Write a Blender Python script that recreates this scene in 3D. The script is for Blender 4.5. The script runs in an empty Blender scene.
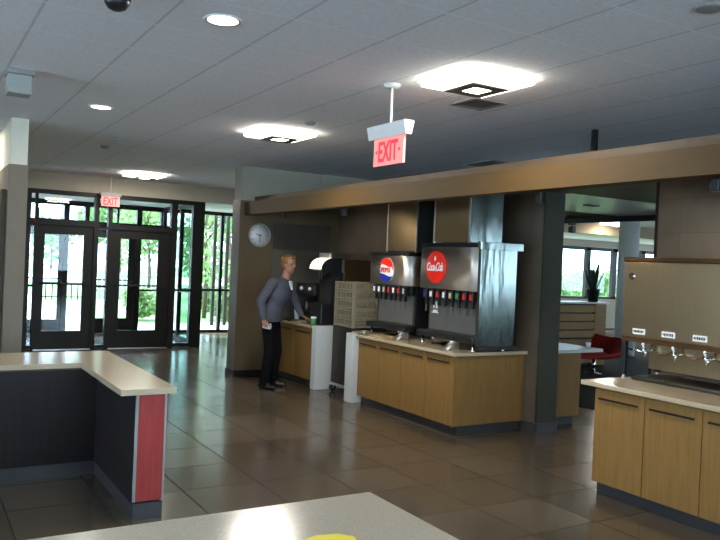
import bpy, bmesh, math, random
from mathutils import Vector, Matrix
random.seed(7)
PI = math.pi
scene = bpy.context.scene
COL = scene.collection

# ------------------------------------------------------------------ camera
yaw, pitch, roll = (math.radians(a) for a in (31.06, -0.47, 2.475))
fw = Vector((math.sin(yaw)*math.cos(pitch), math.cos(yaw)*math.cos(pitch), math.sin(pitch)))
r0 = Vector((math.cos(yaw), -math.sin(yaw), 0))
u0 = r0.cross(fw)
rr = r0*math.cos(roll) + u0*math.sin(roll)
uu = -r0*math.sin(roll) + u0*math.cos(roll)
cam = bpy.data.objects.new('camera', bpy.data.cameras.new('camera'))
COL.objects.link(cam)
cam.data.sensor_width = 36
cam.data.lens = 755.4/720*36
cam.data.clip_end = 300
cam.matrix_world = Matrix(((rr.x, uu.x, -fw.x, 0), (rr.y, uu.y, -fw.y, 0), (rr.z, uu.z, -fw.z, 1.74), (0, 0, 0, 1)))
scene.camera = cam

# ------------------------------------------------------------------ materials
def S(r, g, b):
    f = lambda c: (c/255/12.92) if c/255 <= .04045 else ((c/255+.055)/1.055)**2.4
    return (f(r), f(g), f(b))

def mat(name, col, rough=.5, metal=0, noise=0, nscale=8, stretch=(1, 1, 1), bump=0, bscale=60, spec=.5, coat=0,
        emit=None, estr=0, col2=None, rvar=0):
    m = bpy.data.materials.new(name); m.use_nodes = True
    nt = m.node_tree; N = nt.nodes; L = nt.links; b = N['Principled BSDF']
    b.inputs['Roughness'].default_value = rough; b.inputs['Metallic'].default_value = metal
    b.inputs['Specular IOR Level'].default_value = spec; b.inputs['Coat Weight'].default_value = coat
    b.inputs['Base Color'].default_value = (*col, 1)
    tc = N.new('ShaderNodeTexCoord'); mp = N.new('ShaderNodeMapping'); mp.inputs['Scale'].default_value = stretch
    L.new(tc.outputs['Object'], mp.inputs['Vector'])
    if noise or col2:
        n = N.new('ShaderNodeTexNoise'); n.inputs['Scale'].default_value = nscale; n.inputs['Detail'].default_value = 5
        L.new(mp.outputs[0], n.inputs['Vector'])
        cr = N.new('ShaderNodeValToRGB')
        a = col2 if col2 else tuple(max(0, c*(1-noise)) for c in col)
        c = col if col2 else tuple(min(1, c*(1+noise)) for c in col)
        cr.color_ramp.elements[0].position = .32; cr.color_ramp.elements[1].position = .68
        cr.color_ramp.elements[0].color = (*a, 1); cr.color_ramp.elements[1].color = (*c, 1)
        L.new(n.outputs['Fac'], cr.inputs[0]); L.new(cr.outputs[0], b.inputs['Base Color'])
        if rvar:
            mr = N.new('ShaderNodeMapRange'); mr.inputs['To Min'].default_value = rough-rvar; mr.inputs['To Max'].default_value = rough+rvar
            L.new(n.outputs['Fac'], mr.inputs['Value']); L.new(mr.outputs[0], b.inputs['Roughness'])
    if bump:
        n2 = N.new('ShaderNodeTexNoise'); n2.inputs['Scale'].default_value = bscale; n2.inputs['Detail'].default_value = 3
        L.new(mp.outputs[0], n2.inputs['Vector'])
        bp = N.new('ShaderNodeBump'); bp.inputs['Strength'].default_value = bump; bp.inputs['Distance'].default_value = .02
        L.new(n2.outputs['Fac'], bp.inputs['Height']); L.new(bp.outputs[0], b.inputs['Normal'])
    if emit:
        b.inputs['Emission Color'].default_value = (*emit, 1); b.inputs['Emission Strength'].default_value = estr
    return m

def grid_mat(name, col, size, off, lw, dcol_x, dcol_y, rough, noise, nscale, spec=.5, size_y=None, tilevar=0, rvar=0, axes=(0, 1), joint_rough=None):
    """tiles: joints at off + k*size along two object axes, colour joints dcol_x (lines x=const) and dcol_y"""
    m = mat(name, col, rough, noise=noise, nscale=nscale, spec=spec, rvar=rvar)
    nt = m.node_tree; N = nt.nodes; L = nt.links; b = N['Principled BSDF']
    base = b.inputs['Base Color'].links[0].from_socket
    tc = N.new('ShaderNodeTexCoord'); sx = N.new('ShaderNodeSeparateXYZ'); L.new(tc.outputs['Object'], sx.inputs[0])
    cur = base; cells = []; msks = []
    for ax, sz, o, dc in ((axes[0], size, off[0], dcol_x), (axes[1], size_y or size, off[1], dcol_y)):
        ad = N.new('ShaderNodeMath'); ad.operation = 'SUBTRACT'; L.new(sx.outputs[ax], ad.inputs[0]); ad.inputs[1].default_value = o
        dv = N.new('ShaderNodeMath'); dv.operation = 'DIVIDE'; L.new(ad.outputs[0], dv.inputs[0]); dv.inputs[1].default_value = sz
        fl = N.new('ShaderNodeMath'); fl.operation = 'FLOOR'; L.new(dv.outputs[0], fl.inputs[0]); cells.append(fl)
        fr = N.new('ShaderNodeMath'); fr.operation = 'FRACT'; L.new(dv.outputs[0], fr.inputs[0])
        ab = N.new('ShaderNodeMath'); ab.operation = 'SUBTRACT'; L.new(fr.outputs[0], ab.inputs[0]); ab.inputs[1].default_value = .5
        aa = N.new('ShaderNodeMath'); aa.operation = 'ABSOLUTE'; L.new(ab.outputs[0], aa.inputs[0])
        gt = N.new('ShaderNodeMath'); gt.operation = 'GREATER_THAN'; L.new(aa.outputs[0], gt.inputs[0]); gt.inputs[1].default_value = .5-lw/sz/2
        msks.append((gt, dc))
    if tilevar:
        cb = N.new('ShaderNodeCombineXYZ'); L.new(cells[0].outputs[0], cb.inputs[0]); L.new(cells[1].outputs[0], cb.inputs[1])
        wn = N.new('ShaderNodeTexWhiteNoise'); wn.noise_dimensions = '3D'; L.new(cb.outputs[0], wn.inputs['Vector'])
        mr = N.new('ShaderNodeMapRange'); mr.inputs['To Min'].default_value = 1-tilevar; mr.inputs['To Max'].default_value = 1+tilevar
        L.new(wn.outputs['Value'], mr.inputs['Value'])
        mx = N.new('ShaderNodeVectorMath'); mx.operation = 'SCALE'; L.new(cur, mx.inputs[0]); L.new(mr.outputs[0], mx.inputs['Scale'])
        cur = mx.outputs[0]
    for gt, dc in msks:
        mx = N.new('ShaderNodeMix'); mx.data_type = 'RGBA'; L.new(gt.outputs[0], mx.inputs['Factor'])
        L.new(cur, mx.inputs['A']); mx.inputs['B'].default_value = (*dc, 1); cur = mx.outputs['Result']
    L.new(cur, b.inputs['Base Color'])
    if joint_rough:
        mxm = N.new('ShaderNodeMath'); mxm.operation = 'MAXIMUM'; L.new(msks[0][0].outputs[0], mxm.inputs[0]); L.new(msks[1][0].outputs[0], mxm.inputs[1])
        for inp, a, c in (('Roughness', rough, joint_rough), ('Specular IOR Level', spec, .05)):
            k = N.new('ShaderNodeMapRange'); k.inputs['To Min'].default_value = a; k.inputs['To Max'].default_value = c
            L.new(mxm.outputs[0], k.inputs['Value'])
            if inp == 'Roughness' and tilevar:
                k2 = N.new('ShaderNodeMapRange'); k2.inputs['To Min'].default_value = -.03; k2.inputs['To Max'].default_value = .04; L.new(wn.outputs['Value'], k2.inputs['Value'])
                ad2 = N.new('ShaderNodeMath'); L.new(k.outputs[0], ad2.inputs[0]); L.new(k2.outputs[0], ad2.inputs[1]); L.new(ad2.outputs[0], b.inputs[inp])
            else: L.new(k.outputs[0], b.inputs[inp])
    return m

def glass_mat(name, tint, refl=1.0):
    m = bpy.data.materials.new(name); m.use_nodes = True
    nt = m.node_tree; N = nt.nodes; L = nt.links; N.remove(N['Principled BSDF'])
    t = N.new('ShaderNodeBsdfTransparent'); t.inputs[0].default_value = (*tint, 1)
    g = N.new('ShaderNodeBsdfGlossy'); g.inputs['Roughness'].default_value = .01
    f = N.new('ShaderNodeFresnel'); ge = N.new('ShaderNodeNewGeometry'); mr = N.new('ShaderNodeMapRange')
    mr.inputs['To Min'].default_value = 1.45; mr.inputs['To Max'].default_value = 1/1.45
    L.new(ge.outputs['Backfacing'], mr.inputs['Value']); L.new(mr.outputs[0], f.inputs['IOR'])
    mx = N.new('ShaderNodeMixShader'); L.new(f.outputs[0], mx.inputs[0]); L.new(t.outputs[0], mx.inputs[1]); L.new(g.outputs[0], mx.inputs[2])
    L.new(mx.outputs[0], N['Material Output'].inputs['Surface'])
    return m

def wood(name, col, rough=.4, k=.16, axis=2):
    st = [14, 14, 14]; st[axis] = .9
    return mat(name, col, rough, noise=k, nscale=3.2, stretch=tuple(st), spec=.22)

M = {}
M['ceiling'] = grid_mat('ceiling tile', (.90, .90, .95), .61, (0.0, .215), .018, (.70, .70, .74), (.97, .97, 1.0), .9, .05, 30, spec=.15)  # lines running along y are coloured darker for the groove shade
M['soffit'] = mat('painted soffit', (.66, .66, .64), .8, noise=.03)
M['pier'] = mat('darkened tan paint', (.17, .145, .11), .8, noise=.03)  # the tan paint again, darkened for the light that falls on the pier
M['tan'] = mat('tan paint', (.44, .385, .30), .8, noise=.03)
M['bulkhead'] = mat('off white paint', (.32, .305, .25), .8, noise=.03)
M['cream'] = mat('cream paint', (.62, .60, .50), .8, noise=.03)
M['outside_paint'] = mat('wall paint', (.5, .48, .44), .8, noise=.03)
M['clockwall'] = mat('brown wall covering', (.108, .075, .039), .45, noise=.18, nscale=2.5, stretch=(1, 1, .3), spec=.35)
M['darkpanel'] = mat('dark board', (.055, .042, .03), .45, noise=.2, nscale=3)
M['backsplash'] = mat('grey backsplash', (.10, .086, .066), .45, noise=.1, nscale=3)
M['tile'] = grid_mat('brown wall tile', (.105, .078, .053), .61, (.0, .0), .005, (.07, .055, .04), (.07, .055, .04), .38, .16, 3.5, size_y=.305, tilevar=.07, axes=(1, 2))
M['floor'] = grid_mat('floor tile', (.092, .072, .050), .6, (.02, .04), .009, (.035, .028, .022), (.035, .028, .022), .19, .10, 1.3, spec=.8, joint_rough=.8, tilevar=.20, size_y=.6)
M['fascia'] = wood('amber wood fascia', (.070, .040, .012), .6, .05, 1)
M['darkwood'] = wood('dark wood soffit', (.085, .058, .035), .5, .15, 1)
M['maple'] = wood('maple veneer', (.235, .128, .039), .42, .10, 2)
M['slat'] = wood('slat wood', (.30, .165, .055), .5, .12, 0)
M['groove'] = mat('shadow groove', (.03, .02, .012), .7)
M['toekick'] = grid_mat('grey base tile', (.042, .041, .044), .3, (0, 0), .004, (.03, .03, .03), (.03, .03, .03), .35, .1, 8, axes=(0, 1))
M['quartz'] = mat('speckled quartz', (.55, .47, .36), .16, noise=.10, nscale=160, spec=.5)
M['quartz_reflected'] = mat('quartz with tan reflection', (.45, .355, .235), .16, noise=.10, nscale=160, spec=.5)  # tan tone stands for warm grazing reflections on the pale quartz
M['quartz_edge'] = mat('white solid surface', (.58, .58, .55), .3, noise=.02)
M['ebony'] = mat('ebony laminate', (.014, .0095, .0105), .5, noise=.2, nscale=3, stretch=(14, 14, .9), spec=.25)
M['red'] = wood('red stained panel', (.40, .055, .050), .5, .12, 2)
M['alu'] = mat('aluminium', (.62, .63, .64), .35, 1)
M['steel'] = mat('brushed steel', (.80, .77, .73), .46, 1, noise=.05, nscale=4, stretch=(1, 1, 60))
_b = M['steel'].node_tree.nodes['Principled BSDF']; _b.inputs['Anisotropic'].default_value = .85; _b.inputs['Anisotropic Rotation'].default_value = .25
_t = M['steel'].node_tree.nodes.new('ShaderNodeTangent'); _t.direction_type = 'RADIAL'; _t.axis = 'Z'
M['steel'].node_tree.links.new(_t.outputs[0], _b.inputs['Tangent'])
M['steel_wavy'] = mat('polished wavy steel', (.50, .585, .565), .14, 1, stretch=(3.6, 3.6, .55), bump=.55, bscale=1.5)  # teal tint puts the window reflections into the steel colour
M['steel_reflected'] = mat('steel with warm reflection', (.56, .435, .27), .30, 1, noise=.05, nscale=4, stretch=(1, 50, 1), bump=.03, bscale=2)  # brown tint puts the reflected warm surroundings into the steel colour
M['steel_dark'] = mat('dull steel', (.10, .092, .078), .4, 1, noise=.1)
M['chrome'] = mat('chrome', (.8, .8, .8), .08, 1)
M['bronze'] = mat('dark bronze', (.012, .010, .008), .45, .2, noise=.1, spec=.3)
M['black'] = mat('black plastic', (.012, .012, .013), .35, noise=.1)
M['blackmatte'] = mat('black matte', (.010, .010, .010), .7, noise=.1)
M['grey_plastic'] = mat('grey plastic', (.10, .097, .09), .45, noise=.05)
M['lightgrey'] = mat('light grey plastic', (.32, .33, .31), .5, noise=.04)
M['white'] = mat('white plastic', (.78, .78, .76), .4, noise=.02)
M['brownmetal'] = mat('brown steel', (.12, .065, .03), .3, .6, noise=.1)
M['rack'] = mat('beige rack plastic', (.25, .21, .135), .55, noise=.06)
M['redplastic'] = mat('red plastic', (.62, .02, .015), .3, noise=.04)
M['blueplastic'] = mat('blue plastic', (.02, .03, .22), .3, noise=.04)
M['emblem_red'] = mat('red emblem', (.70, .022, .012), .3, noise=.03, emit=(.8, .02, .01), estr=.12)  # weak emission mixed in to brighten the red
M['emblem_blue'] = mat('blue emblem', (.01, .03, .30), .3, noise=.03)
M['emblem_white'] = mat('white emblem', (.8, .8, .78), .35, noise=.02)
M['redcloth'] = mat('red upholstery', (.42, .012, .014), .6, noise=.12, nscale=30)
M['yellow'] = mat('yellow card', (.95, .74, .0), .45, noise=.04)
M['green'] = mat('green paper cup', (.05, .28, .10), .5, noise=.1)
M['tanpaper'] = mat('tan paper', (.55, .42, .26), .6, noise=.08)
M['amber'] = mat('tan tray liner', (.52, .36, .15), .3, noise=.1)
M['clockface'] = mat('clock face', (.55, .56, .58), .5, noise=.02)
M['glass'] = glass_mat('clear glass', (.92, .95, .97))
M['glass_green'] = glass_mat('green glass', (.68, .86, .80))
M['acrylic'] = glass_mat('sign acrylic', (.92, .62, .60))
M['lamp'] = mat('lamp lens', (.9, .9, .88), .5, emit=(1, .93, .78), estr=15)
M['lamp_can'] = mat('downlight lens', (.9, .9, .88), .5, emit=(1, .96, .9), estr=7)
M['lamp_marquee'] = mat('lit marquee', (.9, .85, .7), .5, emit=(1, .88, .58), estr=1.3)
M['pillar'] = mat('dark grey pillar trim', (.042, .039, .026), .55, noise=.08, spec=.2)
M['carpet'] = mat('dark carpet', (.05, .040, .030), .95, noise=.3, nscale=90, spec=.1)
M['soffit_white'] = mat('white soffit', (.80, .82, .80), .30, noise=.02, spec=.6)
M['tan_shaded'] = mat('shaded tan paint', (.27, .21, .135), .8, noise=.03)  # same tan wall, colour darkened against the strong east window light
M['exit_red'] = mat('exit letter red', (.8, .01, .02), .5, emit=(1, .02, .04), estr=1.6)
M['exit_glow'] = mat('exit panel', (.75, .30, .27), .4, emit=(1, .26, .22), estr=.5)
M['louver'] = mat('metal baffle', (.16, .15, .13), .5, .4, noise=.05)
M['vent'] = mat('grey vent', (.24, .24, .24), .6, noise=.06)
M['skin'] = mat('skin', (.32, .15, .09), .5, noise=.06)
M['shirt'] = mat('grey blue shirt', (.066, .067, .088), .85, noise=.18, nscale=60)
M['tee'] = mat('white undershirt', (.6, .6, .66), .8, noise=.04)
M['trousers'] = mat('black trousers', (.005, .005, .006), .9, noise=.15, nscale=30, spec=.1)
M['shoe'] = mat('black leather', (.012, .011, .010), .35, noise=.1)
M['hair'] = mat('auburn hair', (.20, .075, .02), .45, noise=.3, nscale=40)
M['grass'] = mat('lawn', (.20, .34, .12), .9, noise=.3, nscale=4, col2=(.14, .26, .08))
M['paving'] = mat('pale paving', (.62, .63, .62), .9, noise=.06, nscale=2)
M['leaf'] = mat('leaf green', (.20, .34, .13), .6, noise=.4, nscale=2.0, col2=(.12, .23, .08))
M['leaf2'] = mat('leaf yellow green', (.27, .39, .16), .6, nscale=2.0, col2=(.17, .29, .10))
M['leaf_dark'] = mat('dark plant leaf', (.02, .05, .03), .4, noise=.3, nscale=5)
M['bark'] = mat('bark', (.10, .075, .055), .9, noise=.3, nscale=10, stretch=(3, 3, .6))
M['fence'] = mat('weathered fence', (.30, .27, .24), .9, noise=.2, nscale=3, stretch=(6, 6, .6))
M['chairleg'] = M['chrome']
for k in ('leaf', 'leaf2'):      # leaves let some light through
    nt = M[k].node_tree; b = nt.nodes['Principled BSDF']; tr = nt.nodes.new('ShaderNodeBsdfTranslucent'); mx = nt.nodes.new('ShaderNodeMixShader')
    src = b.inputs['Base Color'].links[0].from_socket
    nt.links.new(src, tr.inputs[0]); mx.inputs[0].default_value = .4
    nt.links.new(b.outputs[0], mx.inputs[1]); nt.links.new(tr.outputs[0], mx.inputs[2]); nt.links.new(mx.outputs[0], nt.nodes['Material Output'].inputs['Surface'])

# ------------------------------------------------------------------ mesh builder
class MB:
    def __init__(s): s.b = bmesh.new()
    def face(s, vs, smooth=False):
        f = s.b.faces.new([v if isinstance(v, bmesh.types.BMVert) else s.b.verts.new(v) for v in vs]); f.smooth = smooth; return f
    def box(s, x0, x1, y0, y1, z0, z1, bev=0):
        x0, x1 = sorted((x0, x1)); y0, y1 = sorted((y0, y1)); z0, z1 = sorted((z0, z1))
        r = bmesh.ops.create_cube(s.b, size=1, matrix=Matrix.Translation(((x0+x1)/2, (y0+y1)/2, (z0+z1)/2)) @ Matrix.Diagonal((x1-x0, y1-y0, z1-z0, 1)))
        if bev:
            es = list({e for v in r['verts'] for e in v.link_edges})
            bmesh.ops.bevel(s.b, geom=es, offset=min(bev, .45*min(x1-x0, y1-y0, z1-z0)), segments=2, affect='EDGES', profile=.5)
        return s
    def tube(s, p, q, r, r2=None, n=16, cap=True):
        p, q = Vector(p), Vector(q); r2 = r if r2 is None else r2
        d = (q-p).normalized(); a = d.orthogonal().normalized(); c = d.cross(a)
        A = [s.b.verts.new(p+(a*math.cos(t)+c*math.sin(t))*r) for t in [2*PI*i/n for i in range(n)]]
        B = [s.b.verts.new(q+(a*math.cos(t)+c*math.sin(t))*r2) for t in [2*PI*i/n for i in range(n)]]
        for i in range(n):
            f = s.b.faces.new((A[i], A[(i+1) % n], B[(i+1) % n], B[i])); f.smooth = True
        if cap: s.b.faces.new(A[::-1]); s.b.faces.new(B)
        return s
    def path(s, pts, r, n=10):
        pts = [Vector(p) for p in pts]; rs = r if isinstance(r, (list, tuple)) else [r]*len(pts)
        rings = []; a = None
        for i, p in enumerate(pts):
            d = (pts[min(i+1, len(pts)-1)]-pts[max(i-1, 0)]).normalized()
            a = d.orthogonal().normalized() if a is None else (a-d*a.dot(d)).normalized()
            c = d.cross(a)
            rings.append([s.b.verts.new(p+(a*math.cos(2*PI*k/n)+c*math.sin(2*PI*k/n))*rs[i]) for k in range(n)])
        for A, B in zip(rings, rings[1:]):
            for k in range(n):
                f = s.b.faces.new((A[k], A[(k+1) % n], B[(k+1) % n], B[k])); f.smooth = True
        s.b.faces.new(rings[0][::-1]); s.b.faces.new(rings[-1]); return s
    def lathe(s, prof, o=(0, 0, 0), n=24, axis='z'):
        o = Vector(o); rings = []
        for r, h in prof:
            ring = []
            for k in range(n):
                t = 2*PI*k/n; c, d = r*math.cos(t), r*math.sin(t)
                v = {'z': (c, d, h), 'x': (h, c, d), 'y': (d, h, c)}[axis]
                ring.append(s.b.verts.new(o+Vector(v)))
            rings.append(ring)
        for A, B in zip(rings, rings[1:]):
            for k in range(n):
                f = s.b.faces.new((A[k], A[(k+1) % n], B[(k+1) % n], B[k])); f.smooth = True
        if prof[0][0] > 1e-6: s.b.faces.new(rings[0][::-1])
        if prof[-1][0] > 1e-6: s.b.faces.new(rings[-1])
        return s
    def prism(s, poly, axis, a, b, smooth=False):
        """poly in the two other axes (in xyz order), extruded along axis from a to b"""
        def mk(u, v, w): return {'x': (w, u, v), 'y': (u, w, v), 'z': (u, v, w)}[axis]
        A = [s.b.verts.new(mk(u, v, a)) for u, v in poly]; B = [s.b.verts.new(mk(u, v, b)) for u, v in poly]
        n = len(poly)
        for i in range(n):
            f = s.b.faces.new((A[i], A[(i+1) % n], B[(i+1) % n], B[i])); f.smooth = smooth
        s.b.faces.new(A[::-1]); s.b.faces.new(B); return s
    def ball(s, c, r, sx=1, sy=1, sz=1, n=14, rot=None):
        mtx = Matrix.Translation(c) @ (rot.to_4x4() if rot else Matrix()) @ Matrix.Diagonal((sx, sy, sz, 1))
        for v in bmesh.ops.create_uvsphere(s.b, u_segments=n, v_segments=max(6, n*2//3), radius=r, matrix=mtx)['verts']:
            for f in v.link_faces: f.smooth = True
        return s
    def mesh(s, name, org=(0, 0, 0)):
        bmesh.ops.translate(s.b, verts=s.b.verts, vec=-Vector(org))
        bmesh.ops.recalc_face_normals(s.b, faces=s.b.faces)
        me = bpy.data.meshes.new(name); s.b.to_mesh(me); s.b.free(); return me

ORG = {}
def link(o): COL.objects.link(o); return o
def tag(o, label, cat, group=None):
    o['label'] = label; o['category'] = cat
    if group: o['group'] = group
    return o
def thing(name, label, cat, loc=(0, 0, 0), group=None):
    o = link(bpy.data.objects.new(name, None)); o.empty_display_size = .1; o.location = loc; ORG[o] = Vector(loc)
    return tag(o, label, cat, group)
def part(par, name, mb, m, label=None):
    """mb in world coordinates; the part sits at its thing's origin"""
    me = mb.mesh(name, ORG[par]) if isinstance(mb, MB) else mb
    o = link(bpy.data.objects.new(name, me)); o.parent = par; ORG[o] = ORG[par]
    me.materials.append(M[m])
    if label: o['label'] = label
    return o
def solid(name, mb, m, label, cat, loc=(0, 0, 0), group=None):
    o = link(bpy.data.objects.new(name, mb.mesh(name, loc))); o.location = loc; ORG[o] = Vector(loc)
    o.data.materials.append(M[m]); return tag(o, label, cat, group)
def struct(name, mb, m, par=None, loc=(0, 0, 0)):
    org = ORG[par] if par else Vector(loc)
    o = link(bpy.data.objects.new(name, mb.mesh(name, org))); ORG[o] = org
    if par: o.parent = par
    else: o.location = loc; o['kind'] = 'structure'
    o.data.materials.append(M[m]); return o
def dup(root, loc, label=None, group=None):
    r = root.copy(); COL.objects.link(r); r.location = loc
    if label: r['label'] = label
    if group: r['group'] = group
    for ch in list(root.children):
        c = ch.copy(); COL.objects.link(c); c.parent = r
        for g in ch.children:
            d = g.copy(); COL.objects.link(d); d.parent = c
    return r
def text_mesh(txt, size, shear=0, extrude=.002, bold=0, width=None, height=None, space=1.0):
    cu = bpy.data.curves.new('letters', 'FONT'); cu.body = txt; cu.size = size; cu.shear = shear; cu.extrude = extrude; cu.offset = bold
    cu.align_x = 'CENTER'; cu.align_y = 'CENTER'; cu.space_character = space
    o = bpy.data.objects.new('letters', cu); COL.objects.link(o)
    dg = bpy.context.evaluated_depsgraph_get(); me = bpy.data.meshes.new_from_object(o.evaluated_get(dg))
    bpy.data.objects.remove(o)
    xs = [v.co.x for v in me.vertices]; ys = [v.co.y for v in me.vertices]
    cx, cy = (max(xs)+min(xs))/2, (max(ys)+min(ys))/2
    kx = width/(max(xs)-min(xs)) if width else 1; ky = height/(max(ys)-min(ys)) if height else (kx if width else 1)
    for v in me.vertices: v.co = ((v.co.x-cx)*kx, (v.co.y-cy)*ky, v.co.z)
    return me
# facing matrices: mesh x -> right as read, y -> up, z -> out of the surface
WEST = Matrix(((0, 0, -1, 0), (-1, 0, 0, 0), (0, 1, 0, 0), (0, 0, 0, 1)))
SOUTH = Matrix(((1, 0, 0, 0), (0, 0, -1, 0), (0, 1, 0, 0), (0, 0, 0, 1)))
def place_text(par, name, me, facing, pos, m, label=None):
    me.transform(Matrix.Translation(Vector(pos)-ORG[par]) @ facing)
    return part(par, name, me, m, label)

H = 3.1
# ------------------------------------------------------------------ the shell
struct('floor', MB().box(-6, 27, -6, 16.9, -.1, 0), 'floor')
struct('floor_carpet', MB().box(7.6, 26.8, -5.9, 16.7, .0, .006), 'carpet')
struct('ceiling', MB().box(-6, 27, -6, 14.1, H, H+.1), 'ceiling')
struct('ceiling', MB().box(-6, 27, 14.25, 17.4, 2.8, 2.9), 'soffit')
# entrance wall bulkhead above the doors
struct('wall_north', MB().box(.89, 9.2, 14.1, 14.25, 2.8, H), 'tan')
struct('wall_north', MB().box(9.2, 27, 14.1, 14.25, 2.8, H), 'tan_shaded')
struct('wall_north', MB().box(-6, 1.77, 14.1, 14.25, 0, H), 'tan')
# left pier
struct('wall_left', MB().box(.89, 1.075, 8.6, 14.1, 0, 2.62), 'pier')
struct('wall_left', MB().box(.90, 1.065, 8.61, 14.1, 2.62, H), 'cream')
door5 = struct('door_5', MB().box(.84, .888, 8.72, 9.7, 0, 2.36, .004), 'darkwood')
struct('door_handle', MB().box(.80, .84, 8.80, 8.82, .95, 1.15, .004), 'alu', door5)
# clock wall and cream bulkhead above
struct('wall_back', MB().box(4.18, 6.15, 10.41, 10.71, 0, 2.60), 'clockwall')
struct('baseboard_back', MB().box(4.165, 4.74, 10.392, 10.725, 0, .10, .004), 'bronze')
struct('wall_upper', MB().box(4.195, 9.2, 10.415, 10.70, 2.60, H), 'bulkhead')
struct('trim_1', MB().box(5.497, 5.503, 10.405, 10.416, 2.60, H), 'tan')
# tiled back wall of the servery, ends in the pillar
struct('wall_right', MB().box(5.85, 6.15, 5.95, 10.41, 0, 2.60), 'tile')
struct('wall_right_end', MB().box(5.86, 6.14, 5.925, 5.95, 0, 2.60), 'pillar')
struct('baseboard_right', MB().box(5.84, 6.16, 5.91, 6.13, 0, .11, .003), 'toekick')
struct('wall_far_right', MB().box(5.85, 6.05, -1.5, 4.50, 0, 2.60), 'tile')
struct('wall_far_right_end', MB().box(5.845, 6.055, 4.50, 4.53, 0, 2.60), 'bronze')
# fascia beam with lip
struct('trim_2', MB().box(4.246, 4.40, -1.5, 10.41, 2.386, 2.572), 'fascia')
# soffit panels above the servery
struct('ceiling_soffit', MB().box(4.40, 9.0, -1.5, 5.85, 2.60, 2.66), 'darkwood')
struct('ceiling_soffit', MB().box(4.40, 6.15, 5.85, 10.41, 2.60, 2.66), 'darkwood')
struct('ceiling_soffit', MB().box(6.15, 9.0, 5.85, 7.55, 2.601, 2.66), 'soffit_white')
struct('ceiling_soffit', MB().box(6.15, 9.0, 7.55, 10.41, 2.60, 2.66), 'darkwood')
struct('trim_3', MB().box(8.93, 9.0, -1.5, 10.41, 2.52, 2.60), 'bronze')
struct('wall_east', MB().box(26.8, 27, -6, 16.9, 0, .9).box(26.8, 27, -6, 16.9, 2.75, H), 'tan')
# outer north wall: solid part between the two glazed runs
struct('wall_outer', MB().box(7.4, 14.6, 16.75, 16.9, 0, 2.8), 'tan')
struct('wall_outer', MB().box(-6, 1.7, 16.75, 16.9, 0, 2.8), 'tan')
struct('wall_outer', MB().box(14.6, 24.0, 16.75, 16.9, 0, .95), 'tan')
struct('wall_outer', MB().box(14.6, 24.0, 16.75, 16.9, 2.58, 2.8), 'tan')
struct('wall_outer', MB().box(24.0, 27, 16.75, 16.9, 0, 2.8), 'tan')
# round column
col = struct('column', MB().lathe([(.215, 0), (.215, H)], n=40, o=(13.37, 11, 0)), 'soffit')

def frame_grid(name, axis, at, depth, bars, panes, m='bronze', g='glass', pm=None):
    """bars: (u0,u1,z0,z1) members; panes likewise. axis 'y' = plane y=at spanning x; 'x' = plane x=at spanning y"""
    mb = MB()
    for u0, u1, z0, z1 in bars:
        if axis == 'y': mb.box(u0, u1, at-depth/2, at+depth/2, z0, z1)
        else: mb.box(at-depth/2, at+depth/2, u0, u1, z0, z1)
    root = struct(name, mb, m)
    for u0, u1, z0, z1 in panes:
        p = MB()
        if axis == 'y': p.box(u0, u1, at-.004, at+.004, z0, z1)
        else: p.box(at-.004, at+.004, u0, u1, z0, z1)
        struct('glass_pane', p, g, root)
    return root

def door_leaf(name, x0, x1, y, ztop, gl, g='glass', bar=True):
    gx0, gx1, gz0, gz1 = gl; mb = MB()
    mb.box(x0, gx0, y-.022, y+.022, .012, ztop); mb.box(gx1, x1, y-.022, y+.022, .012, ztop)
    mb.box(gx0, gx1, y-.022, y+.022, .012, gz0); mb.box(gx0, gx1, y-.022, y+.022, gz1, ztop)
    r = struct(name, mb, 'bronze')
    struct('glass_pane', MB().box(gx0, gx1, y-.004, y+.004, gz0, gz1), g, r)
    if bar:
        b = MB().tube((x0+.06, y-.075, 1.16), (x1-.06, y-.075, 1.16), .014, n=10)
        for xx in (x0+.07, x1-.07): b.tube((xx, y-.075, 1.16), (xx, y-.02, 1.16), .012, n=8)
        struct('push_bar', b, 'bronze', r)
    struct('threshold', MB().box(x0, x1, y-.07, y+.07, 0, .011), 'alu', r)
    return r

# inner storefront, y = 14.1
YI = 14.13
bars = [(1.74, 1.83, 0, 2.80), (1.90, 1.94, 0, 2.72), (2.885, 2.965, 0, 2.72), (3.125, 3.20, 0, 2.72), (4.285, 4.40, 0, 2.72), (4.70, 4.93, 0, 2.80),
        (1.83, 4.70, 2.72, 2.80), (1.94, 2.885, 2.19, 2.30), (3.20, 4.285, 2.17, 2.26), (2.965, 3.125, 2.16, 2.20), (1.83, 4.70, 0, .012),
        (2.965, 3.125, 1.11, 1.15), (4.40, 4.70, 1.07, 1.11), (2.965, 3.125, .02, .07), (4.40, 4.70, .02, .08), (1.83, 1.90, .02, .08), (1.83, 1.90, 1.1, 1.14)]
panes = [(1.83, 1.90, .08, 2.72), (1.94, 2.885, 2.30, 2.72), (2.965, 3.125, .07, 2.72), (3.20, 4.285, 2.26, 2.72), (4.40, 4.70, .08, 2.72)]
frame_grid('window_1', 'y', YI, .12, bars, panes)
door_leaf('door_1', 1.94, 2.885, YI, 2.19, (2.07, 2.72, .33, 2.03))
door_leaf('door_2', 3.20, 4.285, YI, 2.17, (3.37, 4.06, .33, 2.02))
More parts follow.
